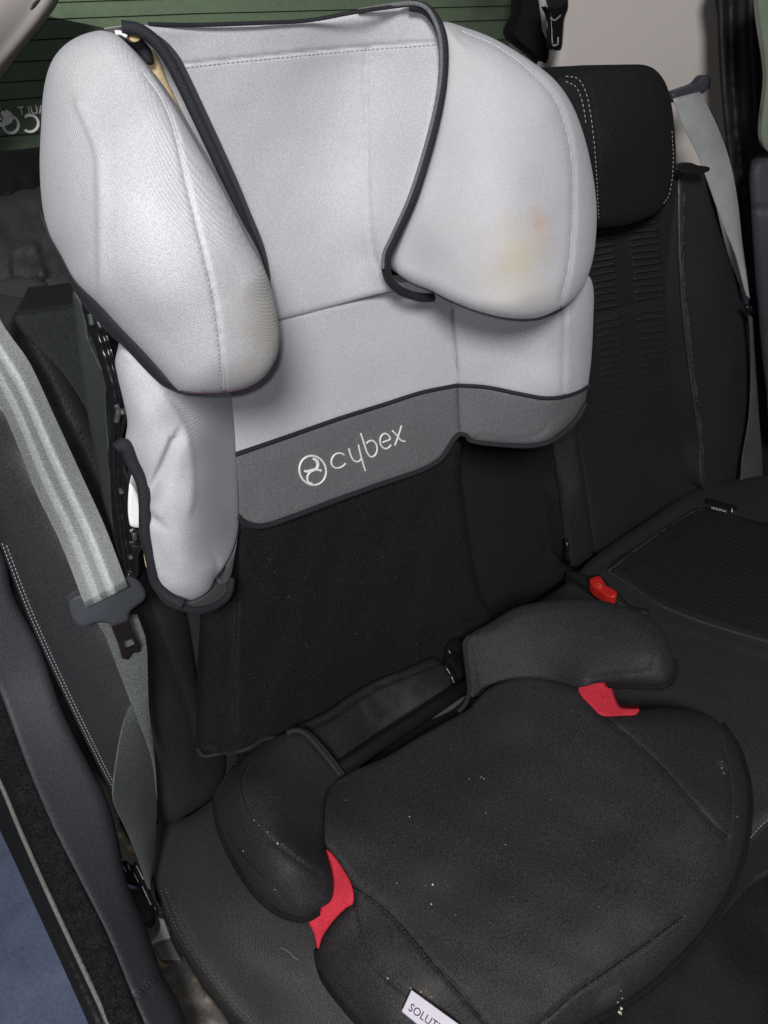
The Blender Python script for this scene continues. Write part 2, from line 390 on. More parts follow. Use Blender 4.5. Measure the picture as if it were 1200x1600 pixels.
m_steel = mat('dark_steel', (.06, .052, .047), .32, .5, 0, .4, None, .1, 200, .05, 200, .1, 30, metallic=.8)
m_bracket = mat('zinc_bracket', (.30, .31, .33), .5, .5, 0, .4, None, .1, 300, .1, 200, .2, 60)
m_redp = mat('red_button_plastic', (.56, .022, .016), .4, .5, 0, .4, None, .05, 300, 0)
m_label = mat('white_woven_label', (.62, .60, .68), .75, .3, .1, .4, None, .06, 900, .15, 1500)
m_ink = mat('grey_ink', (.06, .06, .08), .8, .2, 0, .4, None, 0, 100, 0)
m_wink = mat('white_ink', (.85, .86, .86), .7, .3, 0, .4, None, 0, 100, 0)
m_crumb = mat('beige_crumb', (.5, .46, .38), .9, .2, 0, .4, None, .3, 300, .3, 300)
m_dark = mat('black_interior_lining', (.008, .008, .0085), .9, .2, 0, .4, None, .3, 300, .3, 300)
m_boot = mat('dark_grey_boot_felt', (.042, .042, .043), .95, .15, .0, .5, None, .3, 500, .7, 350, .3, 30)
m_carpet = mat('footwell_carpet', (.024, .0235, .0225), .95, .15, .0, .5, None, .35, 400, .8, 350, .8, 9)
def belt_extra(nt, co, col, noise, mth):
    N, K = nt.nodes, nt.links.new
    uv = N.new('ShaderNodeTexCoord').outputs['UV']; sx = N.new('ShaderNodeSeparateXYZ'); K(uv, sx.inputs[0])
    r = N.new('ShaderNodeValToRGB'); r.color_ramp.interpolation = 'EASE'; K(sx.outputs[0], r.inputs[0])
    e = r.color_ramp.elements; e[0].position = 0; e[0].color = (.6,)*3+(1,); e[1].position = 1; e[1].color = (.6,)*3+(1,)
    for p, v in ((.08, .56), (.18, .62), (.24, 1.2), (.34, 1.4), (.40, .66), (.50, .6), (.56, 1.3), (.66, 1.9), (.74, .66), (.82, .58), (.92, .66)):
        n = e.new(p); n.color = (v, v, v, 1)
    rib = mth('SINE', mth('MULTIPLY', mth('ADD', sx.outputs[1], mth('MULTIPLY', noise(120, 3.), .012)), 165.), 0.)      # cross ribs of the weave
    lit = mth('ADD', .95, mth('MULTIPLY', rib, .22))
    lit = mth('MULTIPLY', lit, mth('ADD', .7, mth('MULTIPLY', noise(420, 2.), .6)))
    mx = N.new('ShaderNodeVectorMath'); mx.operation = 'MULTIPLY'; K(col, mx.inputs[0]); K(r.outputs[0], mx.inputs[1])
    m2 = N.new('ShaderNodeVectorMath'); m2.operation = 'SCALE'; K(mx.outputs[0], m2.inputs[0]); K(lit, m2.inputs['Scale']); return m2.outputs[0]
m_belt = mat('grey_green_webbing', (.185, .205, .197), .45, .5, .0, .3, None, .25, 900, .4, 900, .05, 20, belt_extra)
m_belt_far = mat('silver_grey_webbing', (.40, .42, .42), .4, .6, .0, .3, (480, (.2, .9, .3), .8), .2, 900, .4, 900, .25, 25)
m_belt2 = mat('dark_grey_webbing', (.105, .115, .114), .55, .45, .0, .3, (210, (.2, .9, .3), 1.), .35, 700, .6, 700, .25, 18)
def rust(nt, co, col, noise, mth):
    N, K = nt.nodes, nt.links.new
    n = N.new('ShaderNodeMapRange'); n.inputs[1].default_value = .56; n.inputs[2].default_value = .70; K(noise(60, 5.), n.inputs[0])
    mx = N.new('ShaderNodeMix'); mx.data_type = 'RGBA'; K(n.outputs[0], mx.inputs[0]); K(col, mx.inputs[6]); mx.inputs[7].default_value = (.30, .24, .15, 1); return mx.outputs[2]
m_metal = mat('painted_floor_metal', (.105, .10, .095), .65, .4, 0, .4, None, .2, 300, .3, 200, .4, 30, rust)
def dusty(nt, co, col, noise, mth):
    N, K = nt.nodes, nt.links.new
    c = CAM+ray((640, 1112))[0]*tt(640, 1112, 'y', -.05)
    d = N.new('ShaderNodeVectorMath'); d.operation = 'DISTANCE'; d.inputs[1].default_value = tuple(c); K(co, d.inputs[0])
    n = N.new('ShaderNodeMapRange'); n.inputs[1].default_value = .055; n.inputs[2].default_value = .0; n.inputs[4].default_value = .45; K(mth('ADD', d.outputs['Value'], mth('MULTIPLY', mth('SUBTRACT', noise(60, 5.), .5), .09)), n.inputs[0])
    mx = N.new('ShaderNodeMix'); mx.data_type = 'RGBA'; K(n.outputs[0], mx.inputs[0]); K(col, mx.inputs[6]); mx.inputs[7].default_value = (.075, .072, .07, 1); return mx.outputs[2]
m_flap = mat('dusty_black_fabric', (.013, .013, .014), .9, .2, .0, .4, None, .6, 750, .6, 800, .1, 20, dusty)
def glass_mat():
    m = bpy.data.materials.new('green_tinted_glass'); m.use_nodes = True; nt = m.node_tree; N = nt.nodes; K = nt.links.new
    out = N['Material Output']; N.remove(N['Principled BSDF'])
    t = N.new('ShaderNodeBsdfTransparent'); t.inputs[0].default_value = (.64, .75, .61, 1)
    g = N.new('ShaderNodeBsdfGlossy'); g.inputs['Roughness'].default_value = .02
    d = N.new('ShaderNodeBsdfDiffuse'); d.inputs[0].default_value = (.26, .31, .24, 1)
    tc = N.new('ShaderNodeTexCoord')
    n = N.new('ShaderNodeTexNoise'); n.inputs['Scale'].default_value = 14; n.inputs['Detail'].default_value = 6; n.inputs['Distortion'].default_value = .6; K(tc.outputs['Object'], n.inputs['Vector'])
    r = N.new('ShaderNodeMapRange'); r.inputs[1].default_value = .35; r.inputs[2].default_value = .75; r.inputs[3].default_value = .10; r.inputs[4].default_value = .34; K(n.outputs['Fac'], r.inputs[0])  # pale noise stands for reflections as well as dirt smudges
    a = N.new('ShaderNodeMixShader'); a.inputs[0].default_value = .06; K(t.outputs[0], a.inputs[1]); K(g.outputs[0], a.inputs[2])
    b = N.new('ShaderNodeMixShader'); K(r.outputs[0], b.inputs[0]); K(a.outputs[0], b.inputs[1]); K(d.outputs[0], b.inputs[2]); K(b.outputs[0], out.inputs[0]); return m
m_glass = glass_mat()
m_wallout = mat('pale_rendered_wall', (.62, .62, .58), .9, .2, 0, .4, None, .1, 40, .2, 40, .1, 3)
m_hedge = mat('dark_boot_board', (.05, .05, .05), .9, .2, 0, .4, None, .2, 100, .2, 100)

# ------------------------------------------------------------------ setting: ground, outside wall
def slab(name, pts, mt, kind=None, parent=None, th=(0, 0, -.02)):
    P = np.array(pts, float); n = len(P); th = np.array(th)
    o = link(name, np.vstack([P, P+th]), [list(range(n)), list(range(n, 2*n))[::-1]]+[[i, (i+1) % n, (i+1) % n+n, i+n] for i in range(n)], mt, parent, False); fixnormals(o)
    if kind: o['kind'] = kind
    return o
slab('ground', [(-4, -3, -.62), (4, -3, -.62), (4, 4, -.62), (-4, 4, -.62)], m_ground, 'structure')
slab('outside_wall', [at(-700, -120, 'y', 3.2), at(60, 22, 'y', 3.2), at(185, 48, 'y', 3.2), at(900, 200, 'y', 3.2), at(1600, 300, 'y', 3.2), at(1600, -700, 'y', 3.2), at(-700, -700, 'y', 3.2)], m_wallout, 'structure', None, (0, .1, 0))

# ------------------------------------------------------------------ car body (window, pillars, trims, seals)
car = thing('car_body', 'car interior shell with green tinted rear window and pale pillar trims around the seats', 'car interior', (.2, .6, -.3))
GY = .62
glass = slab('rear_window', [at(-60, -60, 'y', GY), at(850, -60, 'y', GY), at(800, 60, 'y', GY), at(760, 130, 'y', GY), at(300, 200, 'y', GY), at(-60, 245, 'y', GY)], m_glass, None, car, (0, .005, 0))
for k, (y0, y1) in enumerate([(-20, -34), (6, -14), (33, 8), (66, 29), (99, 60), (131, 82), (159, 104), (216, 150)]):
    tube('defroster_line', [at(-60+0, y0+3, 'y', GY-.002), at(300, (y0*1.2+y1)/2.2, 'y', GY-.002), at(840, y1, 'y', GY-.002)], .0007, m_dark, glass, 5)
gx = at(200, 180, 'y', GY)-at(0, 197, 'y', GY); gu = at(0, 150, 'y', GY)-at(4, 197, 'y', GY)
text_mesh('window_lettering', 'RENAULT', m_wink, glass, at(104, 174, 'y', GY-.003), -gx, gu, .0135, .0005, shear=.2)
def ring(cx, cy, rx, ry, a0, a1, r=.0019): return tube('window_lettering', [at(cx+rx*math.cos(a), cy+ry*math.sin(a), 'y', GY-.003) for a in np.linspace(a0, a1, 24)], r, m_wink, glass, 6)
ring(17, 195, 12, 13, 0, 2*math.pi); ring(47, 193, 13, 13, -math.pi*.72, math.pi*.72); ring(78, 191, 12, 13, -math.pi*.72, math.pi*.72)
tube('window_lettering', [at(70, 191, 'y', GY-.003), at(90, 190, 'y', GY-.003)], .0016, m_wink, glass, 6)
disc = [at(0+21*math.cos(a), 184+14*math.sin(a), 'y', GY-.0015) for a in np.linspace(0, 2*math.pi, 28, endpoint=False)]
slab('window_emblem', disc, m_wink, None, glass, (0, .0004, 0))
text_mesh('window_lettering', '2', m_ink, glass, at(11, 190, 'y', GY-.003), -gx, gu, .021, .0005)
# rear window frame and far pillar
Pad('window_frame', '818,-40 812,20 800,52 835,85 868,112 905,120 905,-40', '818,0:y.5 868,110:y.45 905,0:y.45', m_dark, car, (0, .02, 0), 8)
tr = Pad('pillar_trim', '872,-40@.01 868,40 866,85 845,135 840,420 1200,420 1200,-40', '870,60:y.44 900,200:y.42 1120,60:y.30 1160,380:y.24 1050,250:y.34', m_pillar, car, (.0, .03, 0), 9)
tag(tr.o, 'pale grey pillar trim behind the dark headrest')
Pad('door_seal', '1122,-40@.008 1120,30 1124,120 1134,220 1146,310 1158,390 1170,470 1176,600 1200,800 1330,800 1330,-40', '1120,0:y.24 1130,220:y.21 1172,470:y.17 1200,780:y.12 1320,0:y.12 1320,700:y.05', m_rubber, car, (.03, .02, 0), 6,
    grooves=(('1142,-40 1142,60 1150,200 1166,340 1182,480 1200,640', .012, 7), ('1172,-40 1176,80 1186,240 1196,420', -.008, 6)))
dt = Pad('door_trim', '1174,262@.012 1190,246 1230,240 1330,236 1330,700 1215,690 1196,600 1184,480 1174,330', '1174,262:y.12 1200,250:y.11 1200,660:y.08 1330,300:y.02', m_trim, car, (.03, .02, 0), 6, grooves=(('1170,325 1200,329 1300,332', .006, 3),))
tag(dt.o, 'dark grey door armrest edge')
Pad('side_window', '1192,-40 1196,120 1198,236 1330,230 1330,-40', '1192,0:y.10 1198,230:y.10 1330,0:y.06 1330,230:y.06', mat('pale_green_side_glass', (.22, .26, .20), .15, .5, 0, .4, None, .02, 30, 0), car, (.01, .01, 0), 8)
# near pillar, top left
np_ = Pad('pillar_trim', '-60,-60@.012 105,-60 92,0 75,28 48,62 22,95 4,118 -60,190', '0,0:d.76 100,0:d.82 40,80:d.82 0,120:d.82 -50,80:d.76 -50,-50:d.74', m_pillar, car, (-.01, .02, 0), 6, grooves=(('96,-40 78,-4 58,30 30,66 -10,112', -.004, 10),))
tag(np_.o, 'pale grey pillar trim at the near side of the rear window')
cv = Pad('trim_clip', '50,22@.002 56,10 64,4 72,2 73,8 66,16 57,23', np_.f, m_shell, np_.o, (0, .004, 0), 2); cv.o.location = Vector(cam_pt(0, 0, -.006)-CAM)
# boot edge behind the bench, left
Pad('parcel_shelf', '-60,242@.01 0,240 90,232 140,230 140,330 60,318 20,312 -60,320', '0,240:y.5 90,232:y.5 0,320:y.36 100,330:y.36', m_dark, car, (0, .03, 0), 6, wob=.002, grooves=(('18,300 22,275 40,272 52,280 50,300', -.012, 7), ('0,292 14,306 22,318', -.006, 3)))
Pad('boot_lining', '-60,318@.015 0,312 50,300 150,300 190,470 130,500 95,488 85,470 60,440 20,438 -60,445', '0,315:y.34 150,300:y.34 20,440:y.20 140,480:y.17', m_boot, car, (0, .04, 0), 5, wob=.004, wl=(25, 90),
    grooves=(('24,390 32,388 52,386 60,410 66,432', -.012, 8), ('24,386 22,420 30,440', .008, 5), ('66,440 80,470 88,490', .01, 4)))
Pad('boot_board', '-60,436@.006 20,432 66,436 82,470 86,490 -60,512', '0,440:y.21 80,440:y.20 0,500:y.15', m_shell, car, (0, .02, 0), 5)
slab('rear_panel', [(-.7, .66, -.62), (1.3, .66, -.62), (1.3, .66, at(0, 238, 'y', .66)[2]), (-.7, .66, at(0, 238, 'y', .66)[2])], m_dark, None, car, (0, .03, 0))
slab('floor_pan', [(-.27, -1.2, -.40), (1.3, -1.2, -.40), (1.3, .66, -.40), (-.27, .66, -.40)], m_carpet, None, car)
# sill and wheel arch trim, lower left
SF = Field('0,856:d.72 63,1008:d.765 110,1128:d.772 160,1238:d.757 225,1442:d.70 287,1590:d.645 0,1083:d.752 42,1196:d.735 83,1292:d.703 167,1458:d.648 226,1610:d.598 -40,960:d.72', .06)
sill = Pad('sill_trim', '-60,830@.01 0,856 22,930 62,1008 95,1102 126,1168 162,1238@.012 180,1294 197,1374 225,1442 252,1517 276,1560 292,1600 310,1660@.01 250,1660 226,1600@.004 208,1558 167,1458 125,1375 83,1292 42,1196 0,1083 -60,950', SF, m_trim, car, (0, .02, -.03), 5,
    grooves=(('204,1562 226,1542 254,1512', .006, 2),), wob=0.)
sd = Pad('sill_trim', '60,1240@.001 60,1241 61,1240', SF, m_trim, car, (0, 0, -.01), 1) if False else None
fz = Pad('flock_seal', '-60,950@.008 0,1078 42,1192 83,1288 125,1372 167,1455 208,1555 230,1610 230,1660 190,1660 166,1600 152,1556 104,1452 62,1356 20,1260 -5,1205 -60,1090', '-60,960:d.74 0,1083:d.775 42,1196:d.755 83,1292:d.725 125,1375:d.695 167,1458:d.67 208,1558:d.635 228,1620:d.62 20,1258:d.745 62,1354:d.71 104,1450:d.675 154,1558:d.635 190,1650:d.61 0,1205:d.76', m_fuzz, car, (.01, .01, -.02), 4, wob=.0015, wl=(12, 40))
q = np.stack([rng.uniform(-20, 230, 30000), rng.uniform(1000, 1630, 30000)], 1); q = q[inside(q, fz.V)][:7000]
P = fz.surf(q); items = []
Vs = np.zeros((len(P)*3, 3)); Fs = []
for i, p in enumerate(P):
    d = rng.normal(0, 1, 3); d[2] += .6; d[1] -= .6; d[0] -= .5; d /= np.linalg.norm(d); s = np.cross(d, rng.normal(0, 1, 3)); s /= np.linalg.norm(s); l = rng.uniform(.0015, .0045)
    Vs[3*i] = p-s*.00022; Vs[3*i+1] = p+s*.00022; Vs[3*i+2] = p+d*l; Fs.append([3*i, 3*i+1, 3*i+2])
o = link('flock_fibre', Vs, Fs, m_fuzz, fz.o); o['kind'] = 'stuff'
RF = Field('0,1222:d.77 31,1296:d.745 75,1400:d.705 121,1500:d.67 167,1596:d.635 -40,1250:d.79 0,1300:d.775 60,1430:d.72 137,1600:d.65')
Pad('door_seal', '-60,1090@.006 -5,1205 20,1260 62,1356 104,1452 152,1556 166,1600 190,1660 160,1660 138,1600 60,1428 0,1298 -60,1180', RF, m_rubber, car, (.01, 0, -.03), 4, grooves=(('0,1266 60,1398 120,1518 160,1605', .005, 3), ('-40,1200 14,1312 70,1430', .003, 4)))
lp = CAM+ray(line('-40,1140 0,1222 30,1294 75,1396 121,1494 168,1596 185,1640'))*(RF.t(line('-40,1140 0,1222 30,1294 75,1396 121,1494 168,1596 185,1640'))-.006)[:, None]
tube('seal_lip', lp, .0022, m_seal, car, 8)
# crevice between trim and cushion
CF = Field('150,1215:d.83 185,1290:d.83 200,1390:d.80 260,1470:d.755 345,1600:d.69 225,1442:d.77 300,1560:d.70')
Pad('floor_metal', '140,1200@.004 176,1238 190,1290 220,1340 250,1390 275,1460 310,1530 365,1610 370,1680 270,1680 225,1480 190,1380 160,1260', CF, m_metal, car, (0, .01, -.03), 4, wob=.0015, wl=(25, 90))
br = Pad('seat_bracket', '233,1476@.001* 247,1458 250,1446 248,1434* 256,1436* 261,1450 266,1465* 252,1470', '233,1476:d.735 248,1434:d.755 266,1465:d.745', m_bracket, car, (0, .002, -.012), 2)
Pad('seat_bracket', '240,1479@.001* 266,1467* 283,1500* 252,1500*', '240,1479:d.738 266,1467:d.746 283,1500:d.725', mat('grey_bracket', (.13, .13, .14), .6, .4), car, (0, .002, -.012), 3)
Pad('rubber_grommet', '203,1394@.009 212,1388 226,1394 236,1412 240,1432 232,1442 218,1430 206,1412', '203,1394:d.775 240,1432:d.75 236,1400:d.77', mat('grey_rubber', (.045, .043, .04), .7, .3), car, (0, .004, -.015), 2)
cl = Pad('plastic_clip', '188,1352@.003 196,1344 206,1352 212,1346 222,1366 236,1396 246,1420 242,1424 228,1398 212,1386 198,1380', '188,1352:d.775 206,1352:d.775 246,1420:d.745', m_plastic, car, (0, .003, -.01), 2)
for a in ('192,1353 197,1362', '200,1350 203,1360', '209,1364 216,1378', '222,1384 236,1414', '213,1352 224,1374'):
    tube('clip_edge', cl.on(a, .002), .0006, m_bracket, cl.o, 5)

# ------------------------------------------------------------------ rear bench seat of the car
bench = thing('rear_bench_seat', 'black cloth rear bench seat with dark headrest, under and behind the child seat', 'car seat', (.3, .1, -.2))
NB = Field('60,520:y.10 120,485:y.11 300,430:y.12 700,360:y.12 860,500:y.12 300,700:y.10 320,1150:y.095 270,900:y.095 800,900:y.09 880,850:y.10 860,650:y.12 550,1050:y.09')
sb = Pad('seat_back', '22,498@.012 60,490 118,480 300,436 600,380 900,330 895,600@.01 880,700 884,800 893,890 880,905 800,958 700,1015 500,1120 340,1215 300,1150 280,1000 230,830 150,680 80,570', NB, m_cloth, bench, (.03, .08, 0), 7, wob=.001,
         grooves=(('868,820 850,870 840,900', .003, 4), ('720,760 735,860 770,960', .0015, 6)))
tp_ = Pad('lit_back_overlay', '20,499@.004 60,490 118,480 200,462 330,900 372,1190 345,1222 300,1150 280,1000 230,830 150,680 80,570', NB, m_lit_cloth, bench, (.004, .01, 0), 6)  # added overlay: the brighter-lit near part of one backrest, as lighter cloth
tp_.o.location = Vector(-ray((150, 700))[0]*.004)
tag(sb.o, 'dark cloth backrest directly behind the child seat')
BF = Field('0,520:y.10 40,520:y.10 100,590:y.085 160,700:y.08 250,880:y.075 300,1050:y.07 345,1190:y.072 0,640:y.062 60,760:y.048 125,880:y.034 185,1020:y.024 235,1160:y.018 0,850:y.085 42,960:y.082 92,1062:y.078 150,1190:y.07 180,1245:y.065 260,1280:y.055 -30,700:y.08')
bo = Pad('side_bolster', '-60,500@.012 8,500 24,503 62,535 112,602 164,695 222,800 262,880 290,960 305,1050 322,1120 352,1185 345,1225 333,1246 292,1273 267,1285 250,1283 215,1272@.016 178,1242 150,1190 92,1070 42,960 0,852 -60,720', BF, m_bol, bench, (.025, .06, 0), 5, wob=.0012,
         grooves=(('24,505 60,560 110,660 170,790 230,930 270,1040 300,1130 312,1200', .0025, 5), ('240,1248 248,1270 252,1286', .006, 4)))
tag(bo.o, 'rounded near side bolster of the backrest')
for off, dd in ((0, 0), (7, -3)):
    stitches('stitching', bo.surf(line('0,852 42,960 92,1070 150,1190 172,1232')+np.array([-off+10, dd]), .0010), m_thread, bo.o, .00032, .0024, .0012)
stitches('stitching', bo.on('30,508 66,558 112,650 172,782 232,922', .001), m_dthread, bo.o)
# cushion
CU = Field('250,1285:u-.134 240,1385:u-.150 300,1515:u-.150 380,1605:u-.160 290,1340:u-.118 330,1420:u-.112 380,1500:u-.114 440,1590:u-.134 530,1690:u-.150 480,1200:u-.116 880,920:u-.115 1000,850:u-.115 1100,780:u-.115 1200,760:u-.115 1250,1280:u-.11 1100,1000:u-.108 1170,1330:u-.115 900,1500:u-.10 640,1720:u-.14 600,1400:u-.10')
cs = Pad('seat_cushion', '248,1284@.012 292,1276 334,1248 500,1150 700,1040 800,968 890,908 925,872 1010,814 1100,757 1160,748 1200,742 1290,735 1290,1240@.02 1205,1292 1172,1325 1080,1420 900,1540 700,1640 560,1720@.025 470,1690 385,1606@.006 345,1565 300,1505 264,1445 242,1390 236,1335@.006', CU, m_cush, bench, (0, 0, -.10), 6, wob=.001,
         grooves=(('900,888 940,905 1030,950 1110,980 1210,1012 1290,1035', .003, 4), ('1045,985 1120,1008 1210,1036 1290,1060', .002, 3), ('930,890 1010,838 1082,792', .004, 4), ('1082,790 1140,806 1290,860', .004, 4), ('400,1620 330,1530 290,1465 268,1410', -.003, 8)))
for dx, dy in ((6, -3), (14, -6)):
    stitches('stitching', cs.surf(line('244,1392 266,1445 302,1504 346,1562 390,1612')+np.array([dx, dy]), .001), m_dthread2, cs.o, .00035, .004, .0006)
stitches('stitching', cs.on('1168,1314 1196,1284 1230,1262', .001), m_bracket, cs.o, .0004, .004, .0006)
sw = Pad('cushion_side', '238,1340@.004 244,1392 266,1447 302,1507 346,1566 400,1625 420,1690 360,1690 322,1600 285,1520 262,1465 245,1420', '238,1340:u-.155 244,1392:u-.156 302,1510:u-.156 400,1625:u-.168 245,1420:u-.175 285,1520:u-.182 322,1600:u-.192 360,1690:u-.20', m_cloth, bench, (.02, .0, 0), 4)
rp = Pad('cushion_panel', '948,892@.004 1010,846 1080,800 1108,795 1150,808 1290,858 1290,1030 1210,1004 1110,974 1035,945 985,912', CU, m_rib, bench, (0, 0, -.004), 5, grooves=tuple((f'{965+k*17:.0f},{893-k*12.6:.0f} {1020+k*17:.0f},{925-k*11.2:.0f} {1110+k*20:.0f},{960-k*8:.0f} {1230+k*20:.0f},{1000-k*7:.0f}', .0012, 3) for k in range(0, 11))+tuple((f'{975+k*15:.0f},{905+k*6:.0f} {1300},{905+k*6+(1300-975-k*15)*.36:.0f}', .0011, 1.8) for k in range(0, 0)))
rp.o.location = Vector(cam_pt(0, 0, 0)-CAM)+Vector((0, 0, .003))
pn_ = '950,893 1010,848 1080,802 1108,797 1150,810 1290,860'
tube('seam_welt', cs.on(pn_, .002), .0028, m_dust_sheen, cs.o, 8); tube('seam_welt', cs.on('950,893 985,914 1035,947 1110,976 1210,1006 1290,1032', .0012), .0018, m_cush, cs.o, 8)
its_ = []
for k in range(22):
    a_ = np.array([968+k*7.2, 897-k*4.6]) ; b_ = a_+np.array([330, 128])
    l_ = np.linspace(a_, b_, 40); l_ = l_[inside(l_, rp.V)]
    if len(l_) > 3: its_.append(tube_data(rp.surf(l_, -.0026+.0030), .0009, 5))
o = joined('rib', its_, m_rib, rp.o); o['kind'] = 'stuff'
tag(rp.o, 'ribbed insert of the far cushion')
tg = Pad('fabric_tag', '1100,784@.0005* 1147,797* 1146,803* 1099,791*', CU, m_dark, bench, (0, 0, -.002), 2); tg.o.location = Vector((0, -.004, .010))
a0 = at(1111, 794.5, 'u', -.102); a1 = at(1133, 800.5, 'u', -.102); up = at(1112, 786, 'u', -.102)-a0
text_mesh('tag_lettering', 'ISOFIX', m_wink, tg.o, a0, a1-a0, up, np.linalg.norm(a1-a0)/2.75, .0003)
tube('tag_mark', [at(1143.5, 793, 'u', -.102), at(1144, 800, 'u', -.102)], .0008, m_wink, tg.o, 6)
# far backrest
FB = Field('900,330:y.15 1060,290:y.15 895,640:y.145 1080,650:y.14 925,860:y.11 1098,755:y.11 990,500:y.155 1000,700:y.14')
ribs = []
for k in range(30):
    y = 352+k*10.5; s = 1-k/38; x = 984+k*.9
    if abs(y-478) < 8: continue
    ribs.append((f'{x:.0f},{y:.0f} {x+42:.0f},{y-5:.0f}', -.0042*s, 2.8)); ribs.append((f'{x-62:.0f},{y+14:.0f} {x-28:.0f},{y+8:.0f}', -.0042*s, 2.8))
fb = Pad('seat_back', '880,320@.008 1068,280 1064,380 1064,460 1072,560 1088,680 1104,760@.012 1060,784 1000,820 930,864 918,800 900,690 885,560', FB, m_farc, bench, (0, .08, 0), 3.3, grooves=tuple(ribs)+(('928,492 990,476 1064,452', .003, 5),))
its_ = [tube_data(fb.on(g_[0], -.0006), .0017*min(1, -g_[1]/.003), 5) for g_ in ribs]
o = joined('rib', its_, m_ribc, fb.o); o['kind'] = 'stuff'
tag(fb.o, 'far cloth backrest below the dark headrest')
fr = Pad('side_bolster', '1060,272@.006 1080,266 1106,268 1114,300@.012 1136,392 1166,482 1174,560 1172,650 1164,715 1150,752 1098,764 1090,690 1074,570 1062,460', '1060,280:y.148 1106,268:y.16 1062,460:y.125 1074,570:y.115 1092,690:y.10 1098,760:y.09 1136,392:y.15 1166,482:y.145 1172,650:y.12 1150,750:y.10 1100,480:y.128 1120,620:y.112', m_bol, bench, (0, .07, 0), 4, wob=.0008, grooves=(('1066,300 1064,400 1070,460 1082,560 1096,680 1102,752', -.004, 6),))
tag(fr.o, 'far outer side bolster')
tube('seam_welt', fr.on('1068,300 1066,350 1066,400 1068,450 1074,500 1080,560 1088,620 1095,680 1099,725', -.0018), .0036, m_dust_sheen, fr.o, 8)  # lighter dusty tube carries the sheen of the bolster ridge in its colour
fl = Pad('side_bolster', '850,640@.01 898,640 904,690 914,760 927,850 926,866@.014 912,878 898,886 888,880 876,800 862,700', '855,650:y.11 898,650:y.11 904,690:y.09 927,855:y.06 888,880:y.055 870,760:y.08 895,770:y.062', m_farc, bench, (.01, .07, 0), 4)
tag(fl.o, 'narrow bolster between the two backrests')
hr = Pad('headrest', '868,124@.018 886,111 920,105 965,102 1004,101 1024,109 1040,130 1049,162 1054,205 1056,252 1052,290 1044,314 1030,330 1000,346 962,355 925,357 895,350@.01 880,250', '870,125:y.10 960,102:y.10 1004,101:y.10 1050,170:y.105 1055,250:y.105 1030,330:y.10 960,355:y.095 895,340:y.09 960,220:y.075', m_cloth, bench, (0, .07, 0), 4, wob=.0004,
         grooves=(('880,114 906,118 920,140 928,180 934,230 938,290 940,356', .002, 3), ('1050,200 1053,255 1047,308 1036,326', .002, 3)))
stitches('stitching', hr.on('884,119 903,123 915,143 923,180 929,230 933,290 936,345', .001), m_thread, hr.o, .0004, .0030, .0022)
stitches('stitching', hr.on('884,127 900,136 910,160 916,196', .001), m_thread, hr.o, .0004, .0030, .0022)
stitches('stitching', hr.on('1050,205 1052,255 1046,303 1034,322', .001), m_thread, hr.o, .0004, .0030, .0022)
Pad('release_strap', '1052,262@.004 1064,256 1078,254 1090,258 1108,261 1109,266 1098,271 1082,272 1066,270', '1052,262:y.13 1080,255:y.13 1105,266:y.12', m_rubber, bench, (0, .006, 0), 2)
tube('seat_latch', [at(884, 842, 'y', .055), at(887, 855, 'y', .05), at(885, 868, 'y', .05), at(890, 880, 'y', .045)], .003, m_plastic, bench, 8)

# ------------------------------------------------------------------ seat belts
nb = thing('seat_belt', 'grey green seat belt with dark tongue hanging beside the child seat, near the door', 'seat belt', at(150, 950, 'y', .02))
def belt(name, l, r, spec, mt, par, n=40, crown=.001, th=.0013):
    f = Field(spec); a = resamp(line(l), n); b = resamp(line(r), n)
    return strip(name, CAM+ray(a)*f.t(a)[:, None], CAM+ray(b)*f.t(b)[:, None], mt, par, th, 8, crown)
belt('webbing', '-30,560 0,632 22,682 56,769 94,847 134,950', '-20,455 4,506 22,532 46,566 86,652 131,750 165,825 200,917', '0,560:y.055 22,682:y.045 56,769:y.035 94,847:y.02 134,950:y-.006 86,652:y.04 165,825:y.012 200,917:y-.010', m_belt, nb)
tg = Pad('belt_tongue', '107,943@.0028 113,934 128,927 165,914 202,901 217,907 228,926 225,938 212,948 203,957 200,970 187,975 174,979 169,974 150,973 132,980 120,976 110,960', '107,940:y.004 228,926:y.0 174,979:y-.004 170,935:y-.006', m_guide, nb, (0, .007, 0), 2.5)
mp = Pad('tongue_plate', '172,974@.0008* 199,966* 208,988 219,1009* 217,1020* 208,1020* 200,1031* 191,1029* 187,1012*', '172,974:y-.001 199,966:y-.001 195,1030:y.0', m_steel, tg.o, (0, .0025, 0), 1.8, holes=('191,1003* 206,998* 212,1009* 195,1016*',))
belt('webbing', '146,968 160,985 190,1060 206,1102 222,1142 238,1190 243,1236', '214,960 228,1000 231,1060 233,1110 240,1165 244,1205 246,1250', '150,975:y.012 228,1000:y.010 206,1102:y-.006 238,1190:y-.008 245,1240:y-.004', m_belt2, nb, 24)
belt('webbing', '206,1098 192,1137 180,1208 178,1250 200,1300 218,1346 231,1388', '222,1105 234,1150 243,1190 245,1250 243,1310 240,1350 235,1392', '206,1098:y.010 222,1105:y.012 192,1137:y-.004 178,1250:y-.022 243,1190:y.014 245,1250:y.016 235,1390:u-.13', m_belt2, nb, 30, .002)
fbt = thing('seat_belt', 'grey seat belt hanging from a pillar loop beside the dark headrest', 'seat belt', at(1100, 250, 'y', .14))
gd = Pad('belt_guide', '1050,146@.004 1070,137 1088,130 1098,119 1106,117 1109,124 1107,136 1098,146 1088,150 1070,156 1054,160', '1050,150:y.20 1105,120:y.19 1098,146:y.19', m_guide, fbt, (0, .01, 0), 2.5)
